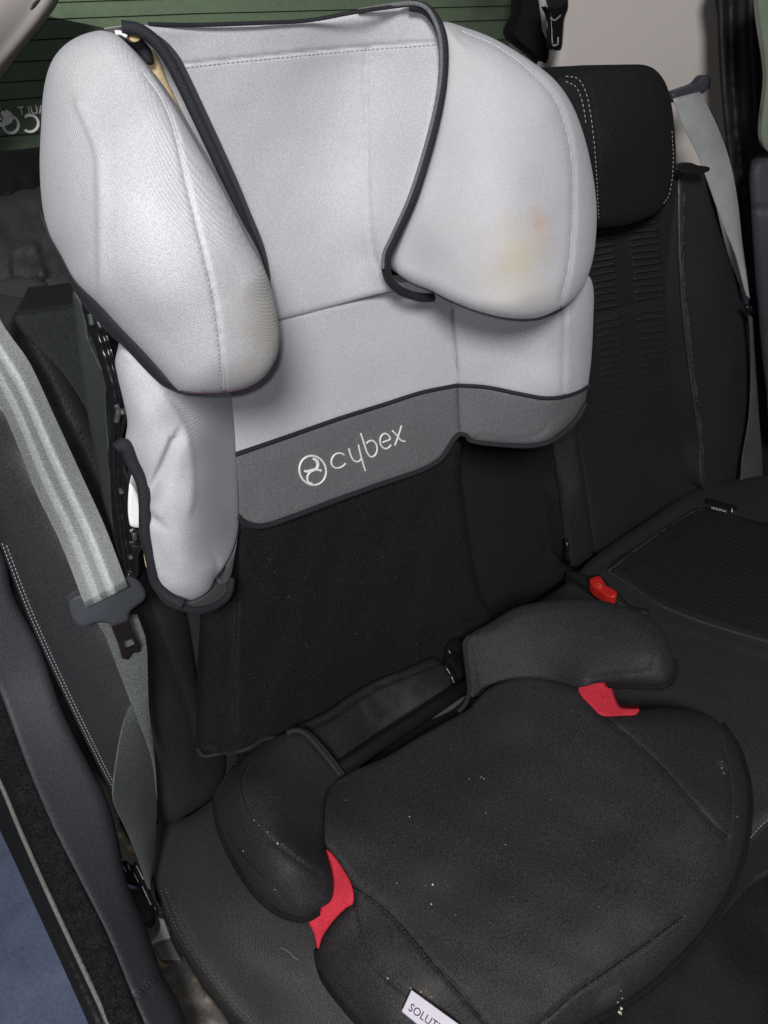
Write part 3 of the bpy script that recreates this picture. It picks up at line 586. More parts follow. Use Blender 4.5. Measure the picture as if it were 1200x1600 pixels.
belt('webbing', '1052,154 1065,190 1090,240 1105,280 1130,350 1150,400 1166,462', '1094,143 1120,195 1140,250 1152,310 1160,380 1167,430 1171,468', '1052,154:y.185 1094,143:y.18 1105,280:y.15 1140,250:y.15 1160,400:y.125 1170,465:y.118', m_belt_far, fbt, 36, .003)
belt('webbing', '1170,478 1174,560 1171,650 1160,720 1158,770', '1175,480 1180,560 1186,650 1191,720 1192,770', '1170,478:y.115 1171,650:y.10 1160,770:y.07 1191,720:y.085', m_belt2, fbt, 24, .001)
tube('belt_button', [at(1166, 478, 'y', .112), at(1172, 487, 'y', .110), at(1178, 492, 'y', .112)], .004, m_plastic, fbt, 8)
cb = thing('seat_belt', 'black stowed centre seat belt tongue hanging over the rear window corner', 'seat belt', at(868, 30, 'y', .36))
belt('webbing', '850,-40 853,-5 858,14', '890,-40 889,-5 882,14', '850,-40:y.36 890,-40:y.36 870,20:y.36', mat('black_webbing', (.02, .02, .021), .4, .5, .2, .3, (480, (.2, .9, .3), .8)), cb, 12)
ct = Pad('belt_tongue', '852,10@.003 858,22 860,40 862,74 869,79 877,77 880,52 882,30 888,12 886,-2 874,8 862,14', '852,10:y.36 870,78:y.35 886,0:y.36', m_plastic, cb, (0, .008, 0), 2, holes=('865,60* 871,59* 871,69* 865,70*',))
tube('tongue_edge', ct.on('864,71 871,70 872,58', .001), .0012, m_bracket, ct.o, 6)
tube('tongue_edge', ct.on('860,28 866,32 876,24', .002), .0012, m_bracket, ct.o, 6)
bk = thing('seat_belt_buckle', 'red button seat belt buckle lying between the cushions beside the booster', 'buckle', at(942, 915, 'u', -.10))
Pad('buckle_body', '884,893@.004 900,893 921,900 938,898 952,915 968,926 978,940 990,948 1012,952 1014,960 990,960 960,942 935,926 905,910', '884,893:u-.105 938,900:u-.09 968,930:u-.09 1012,955:u-.10', m_rubber, bk, (0, 0, -.02), 3)
rb = Pad('release_button', '921,906@.0016 936,900 942,906 947,915 956,919 964,926 961,933 948,932 936,924 926,916', '921,906:u-.083 936,900:u-.08 964,928:u-.08', m_redp, bk, (0, 0, -.012), 2)
tube('button_mark', rb.on('932,911 939,914 938,918 932,915', .0012), .0005, mat('pale_red_print', (.75, .2, .15), .6), rb.o, 5)

# ------------------------------------------------------------------ the child seat
cs_ = thing('child_seat', 'high back child booster seat, light grey headrest over a black base with red accents', 'child seat', at(620, 1300, 'u', -.10))
# headrest
HC = Field('195,42:y-.02 300,40:y-.006 480,32:y-.012 640,8:y-.035 690,50:y-.052 668,220:y-.052 640,310:y-.05 603,400:y-.034 625,455:y-.02 575,90:y-.004 575,250:y-.001 575,400:y-.006 420,120:y.002 450,300:y.006 470,450:y.001 330,260:y-.002 300,520:y-.01 540,480:y.0', .015)
hc = head = Pad('headrest', '190,40@.004 300,40 400,37 480,33 560,19 640,8 668,16 686,44 691,90 685,150 668,222 645,302 616,370 603,402 606,432 628,452 640,452 600,458 515,480 430,502 330,520@.001 330,400 300,260 262,150 235,80 205,50', HC, m_centre, cs_, (0, .03, 0), 4, wob=.0003,
           grooves=(('262,104 340,96 420,88 500,80 580,73 640,69 684,66', .0018, 3), ('574,76 571,110 572,180 573,260 576,340 584,400 604,445', .0022, 3)))
stitches('stitching', head.on('290,106 340,100 420,92 500,84 580,77 640,73 680,70', .0004), m_lthread, head.o, .00035, .0022, .0012)
tag(head.o, 'light grey headrest with two large side wings')
def piping(name, spec, ctrl, r, par, mt=m_pipe, lift=0.):
    f = Field(ctrl); q = line(spec); return tube(name, CAM+ray(q)*(f.t(q)-lift)[:, None], r, mt, par, 10)
pl = '190,40:y-.03 245,75:y-.035 330,255:y-.04 415,450:y-.03 430,490:y-.02 300,200:y-.038'
q = line('190,42 215,46 240,62 262,90 283,130 309,185 335,240 360,295 383,350 402,395 412,430 417,458')
piping('piping', '190,42 215,46 240,62 262,90 283,130 309,185 335,240 360,295 383,350 402,395 412,430 417,458', pl, .0034, head.o)
f = Field(pl); A = CAM+ray(q)*f.t(q)[:, None]; B = A+np.array([.020, .03, 0])
strip('liner_wall', A, B, m_pipe, head.o, .003, 4)
prs = '640,8 664,14 682,34 692,64 693,110 686,165 668,238 644,312 616,372 605,396 603,420 610,440 630,456 655,464 676,464'
prc = '640,8:y-.04 690,50:y-.058 668,230:y-.058 640,312:y-.056 603,405:y-.04 615,445:y-.034 676,466:y-.03'
piping('piping', prs, prc, .0034, head.o)
piping('piping', '560,16 640,5 664,11 679,32 688,64 689,110 681,165 663,236 639,310 611,372 600,396 598,420', '560,16:y-.018 640,8:y-.043 690,50:y-.061 668,230:y-.061 640,312:y-.059 600,405:y-.043', .0014, head.o, m_band)
piping('piping', '232,38 300,39 400,36 480,32 560,18 640,7', '230,38:y-.012 300,40:y-.008 480,32:y-.014 640,8:y-.037', .0012, head.o, m_pipe)
fm = Pad('foam_core', '196,52@.003 240,78 262,128 296,200 336,290 380,378 410,446 424,500 380,470 300,330 240,200 205,110', '200,60:y-.012 260,130:y-.016 330,290:y-.022 410,450:y-.018', m_foam, head.o, (0, .03, 0), 4, wob=.0005, wl=(10, 40))
Pad('plastic_clip', '202,60@.001 206,54 218,58 219,62 210,66', '202,60:y-.03 219,60:y-.03', m_foam, head.o, (0, .004, 0), 1.5)
Pad('foam_cover', '190,52@.003 215,56 236,78 240,100 230,100 212,78 192,66', '190,52:y-.022 240,100:y-.022 215,56:y-.022', m_pipe, head.o, (0, .006, 0), 2)
piping('plastic_edge', '180,51 190,52 198,57', '180,51:y-.03 198,57:y-.03 186,62:y-.03', .0012, head.o, m_white)
rw = Pad('side_wing', '690,36@.012 730,44@.02 775,62 826,93@.024 866,124 893,162 912,210 925,265 932,320 931,372 924,415 907,455 878,482@.022 838,497 795,497@.015 750,487@.01 705,470 670,453 640,441 622,426@.006 617,405 629,370 655,305 677,226 692,150 697,90', RW_F, m_wing, head.o, (.02, .06, 0), 4, wob=.0005,
         grooves=(('718,46 775,70 825,107 865,150 885,200 895,260 895,350 888,425 877,470', .0025, 4), ))
stitches('stitching', rw.on('728,53 775,75 822,110 860,152 880,202 890,260 890,350 883,425 874,464', -.0001), m_lthread, rw.o, .0003, .002, .0012)
tube('edge_tape_and_shade', rw.on('676,453 705,468 750,485 795,495 838,495 876,480', .0003), .0012, m_band, rw.o, 6)
LW = Field('64,200:d.402 62,260:d.406 76,363:d.414 118,439:d.422 191,515:d.428 250,577:d.436 285,613:d.440 150,50:d.384 85,90:d.390 152,300:d.368 153,430:d.382 220,320:d.360 240,180:d.366 300,400:d.374 340,560:d.412 370,608:d.445 437,530:d.448 400,410:d.410 336,275:d.388 276,165:d.384 205,68:d.392 235,470:d.382', .06)
lw = Pad('side_wing', '152,48@.014 120,58 95,76 78,102 68,142@.018 64,200 62,260 66,320 76,363 96,400 118,439@.01 157,478 191,515 226,551 252,580 282,612@.014 310,615 345,614@.02 380,608 410,592 430,565 437,533 435,500 428,462 415,425@.012 386,372 343,288 308,228 273,168 246,128 220,93 190,60 172,50', LW, m_light, head.o, (.032, .07, -.006), 3.2, wob=.0005,
         grooves=(('120,165 140,210 150,242 153,300 154,380 156,440 158,476', -.0022, 3.5, 1), ('225,115 250,150 268,190 280,235 290,280 300,320 320,400 335,465 345,540 351,611', .0016, 4)))
stitches('stitching', lw.on('246,151 264,191 276,236 286,281 296,321 316,401 331,466 341,541 347,608', -.0001), m_lthread, lw.o, .0003, .002, .0012)
bs = Pad('wing_back_cover', '70,345@.006 84,372 118,430 160,470 196,508 232,548 262,582 286,612 276,612 250,600 194,543 168,519 135,482 107,437 80,377', '70,345:y-.052 118,440:y-.06 194,530:y-.078 280,612:y-.10', m_pipe, head.o, (.01, .05, 0), 3)
tube('edge_tape_and_shade', lw.on('284,611 310,613 345,612 380,606 409,590 428,565', .0002), .0009, mat('brown_shade_edge', (.06, .04, .04), .8), lw.o, 6)  # reddish shadow under the wing drawn as a dark brown rim tube
# backrest
BCF = Field('300,500:y-.004 430,500:y.003 600,455:y.002 705,490:y-.004 714,600:y-.004 530,560:y.006 370,708:y-.006 530,650:y.004 372,806:y-.004 530,780:y.004 716,670:y-.004 700,700:y.0')
bc = Pad('backrest', '320,500@.002 430,490 515,468 600,446 655,440 712,450 706,490 709,525 712,562 714,601 660,612 600,631 530,653 450,681 368,709 360,650 330,580', BCF, m_centre, cs_, (0, .03, 0), 4, wob=.0007, grooves=(('425,503 515,480 604,457', .0011, 3),))
stitches('stitching', bc.on('430,503 515,481 600,459', .0003), m_lthread, bc.o, .00035, .0022, .0012)
tag(bc.o, 'light grey backrest panel above the dark band')
SHF = Field('705,480:y-.004 714,600:y-.004 716,670:y-.004 760,560:y-.028 820,560:y-.050 882,500:y-.072 882,610:y-.070 924,470:y-.066 922,560:y-.064 918,602:y-.062 855,688:y-.055 790,690:y-.034 800,450:y-.045 900,650:y-.06')
sr = Pad('shoulder_wing', '700,440@.003* 707,490 710,525 713,562 715,601* 760,605 810,615 850,622 880,619 905,611 919,602@.012* 924,560@.014 927,500 927,450 918,430 880,440@.003 780,440', SHF, m_light, bc.o, (.01, .05, 0), 4, wob=.0008, grooves=(('884,470 882,520 881,570 881,618', .002, 3.5), ('705,480 709,525 714,601', .0015, 3)))
Pad('grey_band', '715,602@.002* 760,606 810,616 850,623 880,620 905,612 919,603@.01* 913,630 897,655 876,675 856,688@.006 830,694 790,693 742,688 729,681@.003 718,677* 716,640', SHF, m_band, bc.o, (.01, .05, 0), 4, wob=.0005, grooves=(('745,681 800,686 835,682 852,670 856,662', .0015, 3), ('880,622 876,650', .001, 3)))
cbd = Pad('grey_band', '368,711@.002* 450,683 530,655 600,633 660,614 715,603* 717,640 719,676* 711,683 701,696 690,712 660,731 600,752 530,777 450,807 410,819 385,816 372,806*', BCF, m_band, bc.o, (0, .03, 0), 4, wob=.0005, grooves=(('716,610 718,670', .0015, 3),))
def ptube(name, pad, spec, r, mt, par, lift=.001, seg=8): return tube(name, pad.on(spec, lift), r, mt, par, seg)
tp = lambda f, q, l: CAM+ray(q)*(f.t(q)-l)[:, None]
tube('piping', tp(BCF, line('368,710 450,682 530,654 600,632 660,613 714,602'), .0015), .0019, m_pipe, bc.o, 8)
tube('piping', tp(SHF, line('714,602 760,605 810,615 850,622 880,620 905,612 920,603'), .0012), .0018, m_pipe, bc.o, 8)
tube('piping', tp(BCF, line('370,806 385,818 410,822 450,810 530,780 600,755 660,734 688,718 700,702 710,686 718,678'), .004), .0026, m_pipe, bc.o, 8)
tube('piping', tp(SHF, line('716,678 728,680 735,689 790,696 830,697 858,691 880,677 901,656 916,630'), .002), .0022, m_pipe, bc.o, 8)
# embroidered mark on the band
LF = BCF
def emb(name, polys, r=.0011, wid=1.):
    its = []
    for pz in polys:
        q = crom(np.array(pz, float)/5+np.array([440, 620]), False, 1.0)
        its.append(tube_data(tp(LF, q, .0009), r, 6))
    o = joined(name, its, m_silver, cbd.o); return o
th = np.linspace(0, 2*math.pi, 33)
emb('embroidered_emblem', [[(243+104*math.cos(a)+8*math.sin(a), 575+114*math.sin(a)) for a in th],
     [(245, 483), (278, 498), (288, 530), (276, 560), (258, 571)], [(252, 485), (272, 505), (280, 535), (270, 560)],
     [(178, 578), (196, 586), (222, 578), (258, 571), (285, 572), (312, 580)], [(190, 584), (225, 574), (262, 566), (310, 574)],
     [(258, 574), (222, 590), (203, 620), (203, 650), (218, 672), (240, 676)]], .0010)
for nm, ps in (('c', [[(490, 455), (470, 443), (440, 441), (410, 457), (390, 495), (394, 532), (418, 555), (455, 553), (482, 538), (500, 520)]]),
               ('y', [[(525, 405), (535, 440), (548, 475), (570, 502), (598, 506), (625, 485)], [(600, 375), (612, 430), (628, 490), (642, 540), (655, 580)]]),
               ('b', [[(618, 285), (635, 335), (652, 390), (668, 435), (690, 465), (712, 468), (735, 448), (746, 412), (738, 368), (712, 343), (685, 346), (662, 365)]]),
               ('e', [[(788, 356), (815, 346), (848, 330), (834, 300), (806, 287), (780, 305), (769, 345), (780, 385), (808, 405), (835, 398), (856, 375)]]),
               ('x', [[(865, 265), (895, 296), (930, 338), (968, 350)], [(937, 225), (920, 280), (905, 325), (885, 380)]])):
    emb('embroidered_letter', ps, .0009)
# left shoulder wing
LSF = Field('180,560:y-.05 190,620:y-.05 196,690:y-.045 222,750:y-.05 228,845:y-.05 245,920:y-.05 300,938:y-.052 336,904:y-.05 371,830:y-.006 370,712:y-.004 362,630:y-.004 300,560:y-.05 260,640:y-.066 292,690:y-.068 300,780:y-.068 290,880:y-.066 340,760:y-.038 345,850:y-.034 240,700:y-.062 250,800:y-.064 230,600:y-.064', .01)
ls = Pad('shoulder_wing', '189,544@.01 250,545@.004 340,570 360,616@.003 367,660 371,712 373,800 372,826 364,858 350,885 337,903@.012 327,922 302,937 277,936 248,922 238,896 229,845 225,788 221,752@.014 210,724 196,694 199,660 191,619 184,590 180,562', LSF, m_light, bc.o, (.02, .045, 0), 4, wob=.0013,
         grooves=(('255,615 277,645 292,675 300,712 303,761 300,795', -.002, 3, -1), ('270,686 255,722 238,758 232,776', .006, 4, 1), ('229,795 238,806 250,815', .005, 3, -1), ('332,866 340,878 338,902', .002, 4), ('232,820 240,870 250,900', -.002, 6)))
Pad('grey_band', '373,824@.002* 366,860 352,886 337,904* 346,913 358,907 367,870', '373,824:y-.004 337,904:y-.046 358,907:y-.035', m_band, bc.o, (.01, .03, 0), 3)
Pad('wing_back_cover', '240,902@.005 250,922 278,938 304,940 328,925 338,905 350,912 360,906 352,930 336,943 312,951 285,948 255,934', '240,902:y-.044 300,945:y-.052 355,915:y-.032', mat('dark_grey_binding', (.04, .042, .046), .85, .25, .2), bc.o, (.01, .04, 0), 3)
piping('piping', '184,700 194,694 206,722 221,752 226,786 227,832 237,878 243,908 262,932 285,944', '184,700:y-.044 221,752:y-.048 227,832:y-.05 243,908:y-.048 285,944:y-.058', .0042, bc.o)
piping('piping', '240,908 262,938 288,950 312,953 338,945 356,930 362,905', '240,908:y-.04 288,950:y-.052 338,945:y-.046 362,905:y-.03', .003, bc.o)
piping('piping', '372,826 365,860 352,886 338,903', '372,826:y-.008 338,903:y-.052 352,886:y-.03', .0012, bc.o)
# plastic frame and back shell on the near side
fmF = Field('131,480:y.02 200,634:y.0 170,752:y.015 225,852:y-.005 205,900:y.0')
pf = Pad('plastic_frame', '128,470@.004 145,480 164,512 180,562 196,609 202,634 198,664 190,690 198,730 206,752 204,815@.002 218,820 226,850 218,866 215,902 198,900 186,856 173,752 169,705 174,671 168,616 150,546 134,502', fmF, m_plastic, bc.o, (.03, .03, 0), 3, wob=.001, wl=(15, 50), grooves=(('160,520 178,580 188,630 184,690 186,760 196,840 204,895', .005, 3), ('206,826 222,830', .004, 2), ('206,846 222,850', .004, 2)))
for a in ('181,632 185,640 182,660', '191,640 192,648', '188,764 191,772', '203,868 206,874', '209,832 211,844', '141,490 144,508'):
    tube('frame_grey_mark', pf.on(a, .002), .0022, m_shell, pf.o, 6)  # short lighter grey tubes laid on the frame
Pad('foam_core', '202,756@.002 210,762 218,784 222,822 203,820', '202,756:y-.012 222,822:y-.012 203,820:y-.012', m_white, bc.o, (.01, .02, 0), 2)
Pad('foam_core', '224,856@.001 229,862 233,888 228,886', '224,856:y-.016 233,888:y-.016 229,862:y-.016', m_foam, bc.o, (.01, .02, 0), 1.5)
Pad('back_shell', '114,455@.003 131,480 140,534 156,570 168,594 165,620 171,716 178,832 198,899 192,900 172,832 146,700 124,566 117,502', '114,455:y.04 131,480:y.035 168,594:y.022 170,716:y.022 198,899:y.012 124,566:y.05 146,700:y.05 172,832:y.035', m_shell, bc.o, (.02, .02, 0), 3, grooves=(('140,534 156,570 168,594 165,620 171,716 178,832 197,897', -.0025, 3),))
# lower black pad
LPF = Field('372,830:y.0 370,1000:y-.002 370,1170:y-.008 530,900:y.012 560,1100:y.005 715,720:y.004 735,860:y.0 765,965:y-.004 600,770:y.012 440,1140:y-.004')
lpd = Pad('lower_pad', '372,800@.006 450,780 600,735 716,690 719,722@.008 722,762 728,812 736,862 749,922 768,970 780,1040@.004 700,1080 560,1150 430,1180 385,1176 370,1176 367,1100 368,1000 371,900', LPF, m_pad, bc.o, (0, .03, 0), 5, wob=.0018, grooves=(('700,712 708,720 716,716', .003, 3), ('718,730 722,770', .002, 3)))
Pad('lower_pad', '371,826@.004 371,900 369,1000 368,1100 371,1172 346,1176 318,1180@.006 309,1169 313,1083 318,1000 318,930 340,880', '371,830:y-.001 369,1000:y-.003 370,1172:y-.009 318,940:y.035 313,1083:y.035 309,1168:y.03', m_pad, bc.o, (.01, .03, 0), 4, wob=.0012, wl=(30, 90), grooves=(('330,1165 350,1172 372,1164', .003, 5),))
piping('piping', '309,1170 318,1181 346,1177 372,1174 390,1168 410,1156 432,1152', '309,1170:y.028 346,1177:y.01 372,1174:y-.011 432,1152:y-.012', .002, bc.o)
# ---- booster base
bar = tube('hinge_bar', [at(470, 1236, 'u', -.032), at(525, 1206, 'u', -.028), at(600, 1156, 'u', -.028), at(680, 1104, 'u', -.028), at(742, 1062, 'u', -.028)], .0085, m_plastic, cs_, 14)
Pad('hinge_flap', '470,1150@.006 482,1142 518,1124 558,1096 592,1076 654,1050 688,1037 702,1050 705,1072 688,1094@.008 655,1126 592,1168 534,1191 512,1184 490,1160', '470,1150:y-.03 558,1096:y-.022 688,1037:y-.022 705,1072:y-.05 655,1126:y-.055 592,1168:y-.06 534,1190:y-.062 512,1184:y-.05', m_flap, cs_, (0, .012, 0), 4, wob=.0008, wl=(25, 90), grooves=(('530,1182 600,1150 660,1112 700,1078', .0012, 2.5), ('520,1176 590,1146 650,1108 694,1072', -.001, 3)))
hd = Pad('hinge_disc', '694,1040@.01 702,1024 716,1018 728,1028 735,1052 732,1076 722,1090 712,1080 704,1060', '694,1040:y-.035 735,1052:y-.04 715,1085:y-.06', m_plastic, cs_, (.02, .02, 0), 3, grooves=(('702,1036 712,1050 718,1074', .004, 4),))
Pad('bar_latch', '655,1128@.002 690,1106 718,1086 734,1080 722,1098 690,1118', '655,1128:u-.03 734,1080:u-.03 722,1098:u-.034', m_shell, cs_, (0, .01, -.004), 3, wob=.001, wl=(10, 30))
BPF = Field('530,1215:u-.032 600,1185:u-.034 735,1105:u-.034 830,1062:u-.012 905,1072:u-.012 505,1280:u-.012 520,1350:u-.014 552,1400:u-.022 500,1485:u-.055 540,1570:u-.055 640,1650:u-.045 700,1300:u-.020 850,1250:u-.020 660,1450:u-.022 860,1480:u-.022 1000,1130:u-.020 1065,1108:u-.035 1128,1135:u-.04 1165,1250:u-.042 1100,1260:u-.022 1130,1400:u-.048 1080,1470:u-.05 1000,1545:u-.052 880,1610:u-.05 1020,1420:u-.027 900,1530:u-.032 760,1590:u-.032 950,1300:u-.022 600,1330:u-.018 570,1500:u-.03')
BP_ = lambda x, y: CAM+ray((x, y))[0]*BPF.t((x, y))[0]
m_seat = mat('charcoal_ribbed_twill', (.0215, .0216, .0240), .72, .42, .0, .4, (185, (.2, .3, .9), .45), 1., 1000, .5, 1100, .10, 9,
             blotch([(BP_(790, 1140), .045, (.040, .039, .038), .35), (BP_(968, 1572), .018, (.10, .095, .085), .4), (BP_(655, 1558), .022, (.09, .085, .075), .45), (BP_(1128, 1195), .012, (.08, .078, .07), .4),
                     (BP_(690, 1400), .05, (.034, .034, .034), .3), (BP_(940, 1480), .05, (.036, .036, .037), .3)]))
bp = Pad('booster_base', '530,1214@.004 600,1184 660,1148 735,1106 742,1096 766,1074 800,1060 835,1058 872,1064@.008 906,1076 916,1092 930,1108 945,1116@.012 968,1117 998,1109@.02 1030,1106 1066,1107 1100,1114 1129,1134 1151,1170@.026 1166,1220 1169,1270 1157,1340 1131,1402 1082,1470 1002,1546 900,1604@.024 830,1640 700,1690 600,1640 572,1606 540,1570@.016 508,1528 499,1505 497,1482@.01* 505,1462 522,1437 543,1416 551,1411@.006 553,1398 547,1378 533,1354 518,1334 504,1318 503,1282 508,1240', BPF, m_seat, cs_, (.035, .032, -.075), 3.4, wob=.0009,
         grooves=(('553,1385 590,1410 622,1440 652,1475 690,1520 730,1565 770,1610', .0032, 3.5), ('930,1112 955,1130 985,1154 1025,1190 1072,1242 1110,1285 1136,1310', .0032, 3.5),
                  ('1124,1150 1136,1195 1142,1240 1140,1290 1134,1322', .0022, 3.5), ('1066,1432 1020,1466 960,1508 900,1550 855,1590 830,1615', .0028, 3.5),
                  ('552,1405 556,1440 566,1478 588,1512 625,1545 660,1575 700,1610', .0028, 3.5), ('500,1515 530,1545 566,1585 590,1620', .002, 3), ('505,1280 508,1240 530,1216', -.001, 5)))
tag(bp.o, 'black ribbed booster cushion with side grooves')
for sp_ in ('553,1389 590,1414 622,1444 652,1479 690,1524 730,1569', '1128,1155 1139,1195 1145,1240 1143,1290', '1064,1436 1020,1470 960,1512 900,1554', '558,1440 569,1478 591,1512 628,1545', '504,1518 534,1548 570,1588'):
    stitches('stitching', bp.on(sp_, .0002), m_dthread, bp.o, .0004, .003, .0016)
AL = Field('446,1146:u.012 475,1146:u.01 529,1210:u-.018 505,1283:u.0 508,1317:u.0 517,1362:u.002 520,1392:u-.004 479,1431:u.0 429,1417:u.0 367,1342:u.0 338,1258:u.0 367,1200:u.006 404,1167:u.01 383,1258:u.034 404,1296:u.040 437,1323:u.042 475,1352:u.032 420,1230:u.036 460,1290:u.026 430,1380:u.026 400,1345:u.026 375,1221:u.026 470,1200:u.012 495,1245:u.0')
al = Pad('armrest', '429,1152@.012 446,1146@.006 462,1144 475,1146 492,1164 512,1188 530,1211 511,1237@.004 505,1283 507,1318@.01 512,1340 519,1366 521,1392 516,1409 497,1421@.014 479,1431 458,1430 429,1417 396,1387 367,1342@.018 346,1296 338,1258 345,1232 368,1199 404,1167', AL, m_seat, bp.o, (.014, .042, -.06), 3.5, wob=.0007,
         grooves=(('421,1158 400,1178 384,1198 376,1221 384,1258 405,1296 437,1323 475,1352 500,1366', .0022, 3), ('352,1300 379,1337 412,1371 446,1404 462,1428', .002, 3)))
tag(al.o, 'near armrest of the booster')
stitches('stitching', al.on('402,1180 388,1200 380,1221 388,1256 408,1292 440,1319 476,1347', .0001), m_dthread2, al.o, .00022, .0014, .003)
piping('piping', '448,1146 462,1141 476,1146 494,1164 514,1188 532,1212', '448,1146:u.016 476,1146:u.014 532,1212:u-.014', .0026, al.o)
piping('piping', '470,1140 482,1146 500,1164 520,1188 536,1210', '470,1140:u.012 482,1146:u.010 536,1210:u-.016', .0022, al.o)
AR = Field('725,1003:u.01 733,992:u.014 762,975:u.022 804,950:u.034 846,940:u.042 896,935:u.048 933,937:u.052 971,946:u.056 1004,958:u.056 1029,977:u.054 1045,1000:u.05 1052,1040:u.038 1030,1068:u.028 992,1069:u.024 950,1067:u.016 915,1071:u.008 872,1066:u-.008 835,1060:u-.012 800,1062:u-.014 754,1077:u-.018 737,1092:u-.018 729,1050:u-.006 850,1000:u.022 950,1010:u.042 1010,1020:u.050')
ar = Pad('armrest', '725,1002@.006 734,991 762,975@.012 804,950 846,940 896,935 933,937 971,946 1004,958 1029,977@.016 1043,998 1052,1033 1051,1052 1042,1065@.012 1029,1070 992,1069 950,1067 929,1068 916,1072@.004 900,1074 872,1066 835,1060 800,1061 775,1067 754,1076 738,1090@.004 731,1078 727,1035', AR, m_seat, bp.o, (.03, .02, -.032), 3.5, wob=.0007,
         grooves=(('1022,985 1024,1010 1022,1035 1014,1048 980,1052 940,1056 916,1062', .002, 3), ('740,1000 745,1030 752,1070', .002, 2.5), ('760,984 804,960 850,950 896,946 940,950 980,960 1018,982', .0012, 3)))
tag(ar.o, 'far armrest of the booster')
piping('piping', '734,993 726,1004 729,1036 733,1078 728,1098 716,1112', '734,993:u.014 726,1004:u.01 731,1060:u-.008 716,1112:u-.022', .0024, ar.o)
stitches('stitching', ar.on('1018,988 1020,1010 1018,1032 1010,1044 980,1048', .0002), m_dthread, ar.o, .0004)
Pad('red_insert', '500,1326@.002 514,1329 534,1354 548,1378 553,1398 551,1413 542,1418 521,1439 504,1464 497,1483 490,1458 477,1430 470,1400 490,1350', '500,1326:u-.010 534,1354:u-.014 553,1400:u-.020 542,1418:u-.026 504,1464:u-.045 497,1483:u-.052 477,1430:u-.03 490,1370:u-.02', m_red, bp.o, (.004, .012, -.02), 3)
Pad('red_insert', '904,1080@.002 910,1060 950,1056 957,1080 967,1104 980,1107 999,1108 993,1117 967,1119 940,1118 925,1105', '904,1080:u-.010 950,1060:u-.006 957,1080:u-.012 967,1104:u-.020 999,1108:u-.022 940,1118:u-.017', m_red, bp.o, (.02, .014, -.02), 2.5)
lb = Pad('woven_label', '643,1547@.0004* 716,1600* 760,1640* 740,1690* 655,1602* 628,1580*', BPF, m_label, bp.o, (0, 0, -.001), 3)
lb.o.location = Vector((CAM-at(650, 1580, 'u', -.03))*.012)
o1 = at(636, 1577, 'u', -.0215); o2 = at(700, 1622, 'u', -.0215); up = at(645, 1560, 'u', -.0215)-o1
text_mesh('label_lettering', 'SOLUTION', m_ink, lb.o, lb.surf((637, 1578), .0075)[0], lb.surf((690, 1616))[0]-lb.surf((637, 1578))[0], lb.surf((648, 1560))[0]-lb.surf((638, 1578))[0], np.linalg.norm(o2-o1)/4.6, .0002)
# dark tubes on the shell edge, standing in for shade under the overhang
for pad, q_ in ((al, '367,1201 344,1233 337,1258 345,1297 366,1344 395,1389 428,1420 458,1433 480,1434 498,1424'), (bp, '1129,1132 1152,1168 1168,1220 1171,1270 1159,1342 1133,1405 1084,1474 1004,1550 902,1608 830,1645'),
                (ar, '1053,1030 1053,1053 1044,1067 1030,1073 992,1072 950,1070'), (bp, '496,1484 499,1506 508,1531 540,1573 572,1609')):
    tube('shell_shade_edge', pad.on(q_, -.004), .0034, m_dark, pad.o, 8)
# seam lines: the sunk thread where two cloth panels meet
for pad, mt_, r_, specs in ((bp, m_dark, .0013, ('553,1386 590,1411 622,1441 652,1476 690,1521 730,1566 768,1608', '932,1113 955,1130 985,1154 1025,1190 1072,1242 1110,1285 1134,1308', '1066,1432 1020,1466 960,1508 900,1550 855,1590')),
                            (bp, m_dark, .0006, ('553,1408 557,1440 567,1478 589,1512 625,1545', '1126,1155 1137,1195 1142,1240 1140,1290')),
                            (al, m_dark, .0006, ('421,1160 400,1179 385,1198 377,1221 385,1258 405,1295 437,1322 474,1351', '356,1303 379,1336 412,1370 444,1402')),
                            (ar, m_dark, .0006, ('1022,988 1024,1010 1022,1035 1014,1047 980,1051 940,1055', '741,1002 745,1030 751,1068')),
                            (lw, m_centre, .0007, ('225,115 250,150 268,190 280,235 290,280 300,320 320,400 335,465 345,540 351,611',)),
                            (rw, m_centre, .0007, ('722,49 775,72 824,108 864,151 884,201 894,260 894,350 887,425 877,466',)),
                            (hc, m_centre, .0007, ('291,103 340,97 420,89 500,81 580,74 640,70 680,67', '574,80 571,110 572,180 573,260 576,340 584,400 602,440')),
                            (bc, m_centre, .0007, ('430,502 515,480 602,457',)), (sr, m_centre, .0007, ('884,472 882,520 881,570 881,616', '707,490 710,530 714,599'))):
    for q_ in specs: tube('seam', pad.on(q_, -.0004), r_, mt_, pad.o, 6)
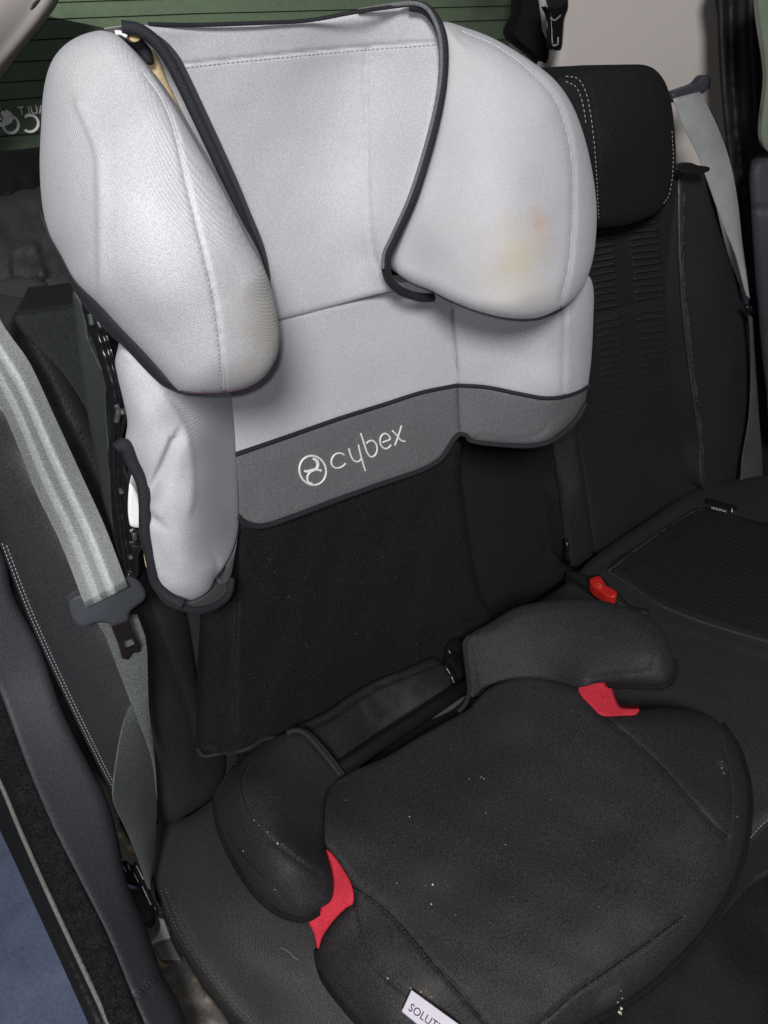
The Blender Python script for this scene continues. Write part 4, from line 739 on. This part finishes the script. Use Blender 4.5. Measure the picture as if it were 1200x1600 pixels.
# ---- crumbs and lint lying on the booster
def bits(name, pad, pts, mt, label, cat):
    its = []
    for x, y, r in pts:
        c = pad.surf((x, y), .0006)[0]; v = []
        for i in range(12):
            d = rng.normal(0, 1, 3); d /= np.linalg.norm(d); v.append(c+d*r*rng.uniform(.6, 1.1))
        import bmesh
        bm = bmesh.new(); [bm.verts.new(p) for p in v]; bmesh.ops.convex_hull(bm, input=bm.verts); bm.verts.index_update()
        its.append(([tuple(p.co) for p in bm.verts], [[q.index for q in f.verts] for f in bm.faces])); bm.free()
    o = joined(name, its, mt, None, False); tag(o, label, cat, 'stuff'); return o
cr = [(676, 1382, .0012), (674, 1412, .001), (752, 1214, .0008), (756, 1217, .0007), (640, 1276, .0007), (540, 1250, .0006), (968, 1582, .0022), (971, 1575, .0014), (965, 1566, .0009), (972, 1560, .0008), (970, 1548, .0007), (606, 1528, .0014), (648, 1552, .0012), (642, 1544, .0009), (656, 1560, .001), (668, 1568, .0009), (1128, 1200, .0009), (1131, 1208, .0008), (1128, 1190, .0006), (1152, 1276, .0008), (733, 1217, .0006), (620, 1380, .0006), (665, 1384, .0005), (712, 1430, .0006), (790, 1320, .0005), (860, 1250, .0005)]
cr += [(rng.uniform(560, 1120), rng.uniform(1150, 1560), rng.uniform(.00015, .0004)) for _ in range(34)] + [(rng.normal(655, 14), rng.normal(1560, 9), rng.uniform(.0003, .0008)) for _ in range(26)]
bits('crumbs', bp, cr, m_crumb, 'pale crumbs scattered on the black booster cushion', 'crumbs')
bits('lint', al, [(397, 1282, .0008), (434, 1318, .0011), (418, 1300, .0005), (404, 1290, .0005), (380, 1330, .0006), (430, 1390, .0006)], m_crumb, 'small specks along the near armrest seam', 'lint')
bits('lint', lpd, [(rng.uniform(390, 730), rng.uniform(830, 1120), rng.uniform(.0001, .00028)) for _ in range(70)], m_crumb, 'tiny pale lint and sparkle specks on the black lower backrest pad', 'lint')  # pale specks also paint in the sparkle of the knit
o = tube('loose_hair', cs.on('438,1480 452,1488 460,1496 466,1500', .0008), .00018, m_lthread, None, 5); tag(o, 'single pale hair lying on the seat cushion left of the booster', 'hair')
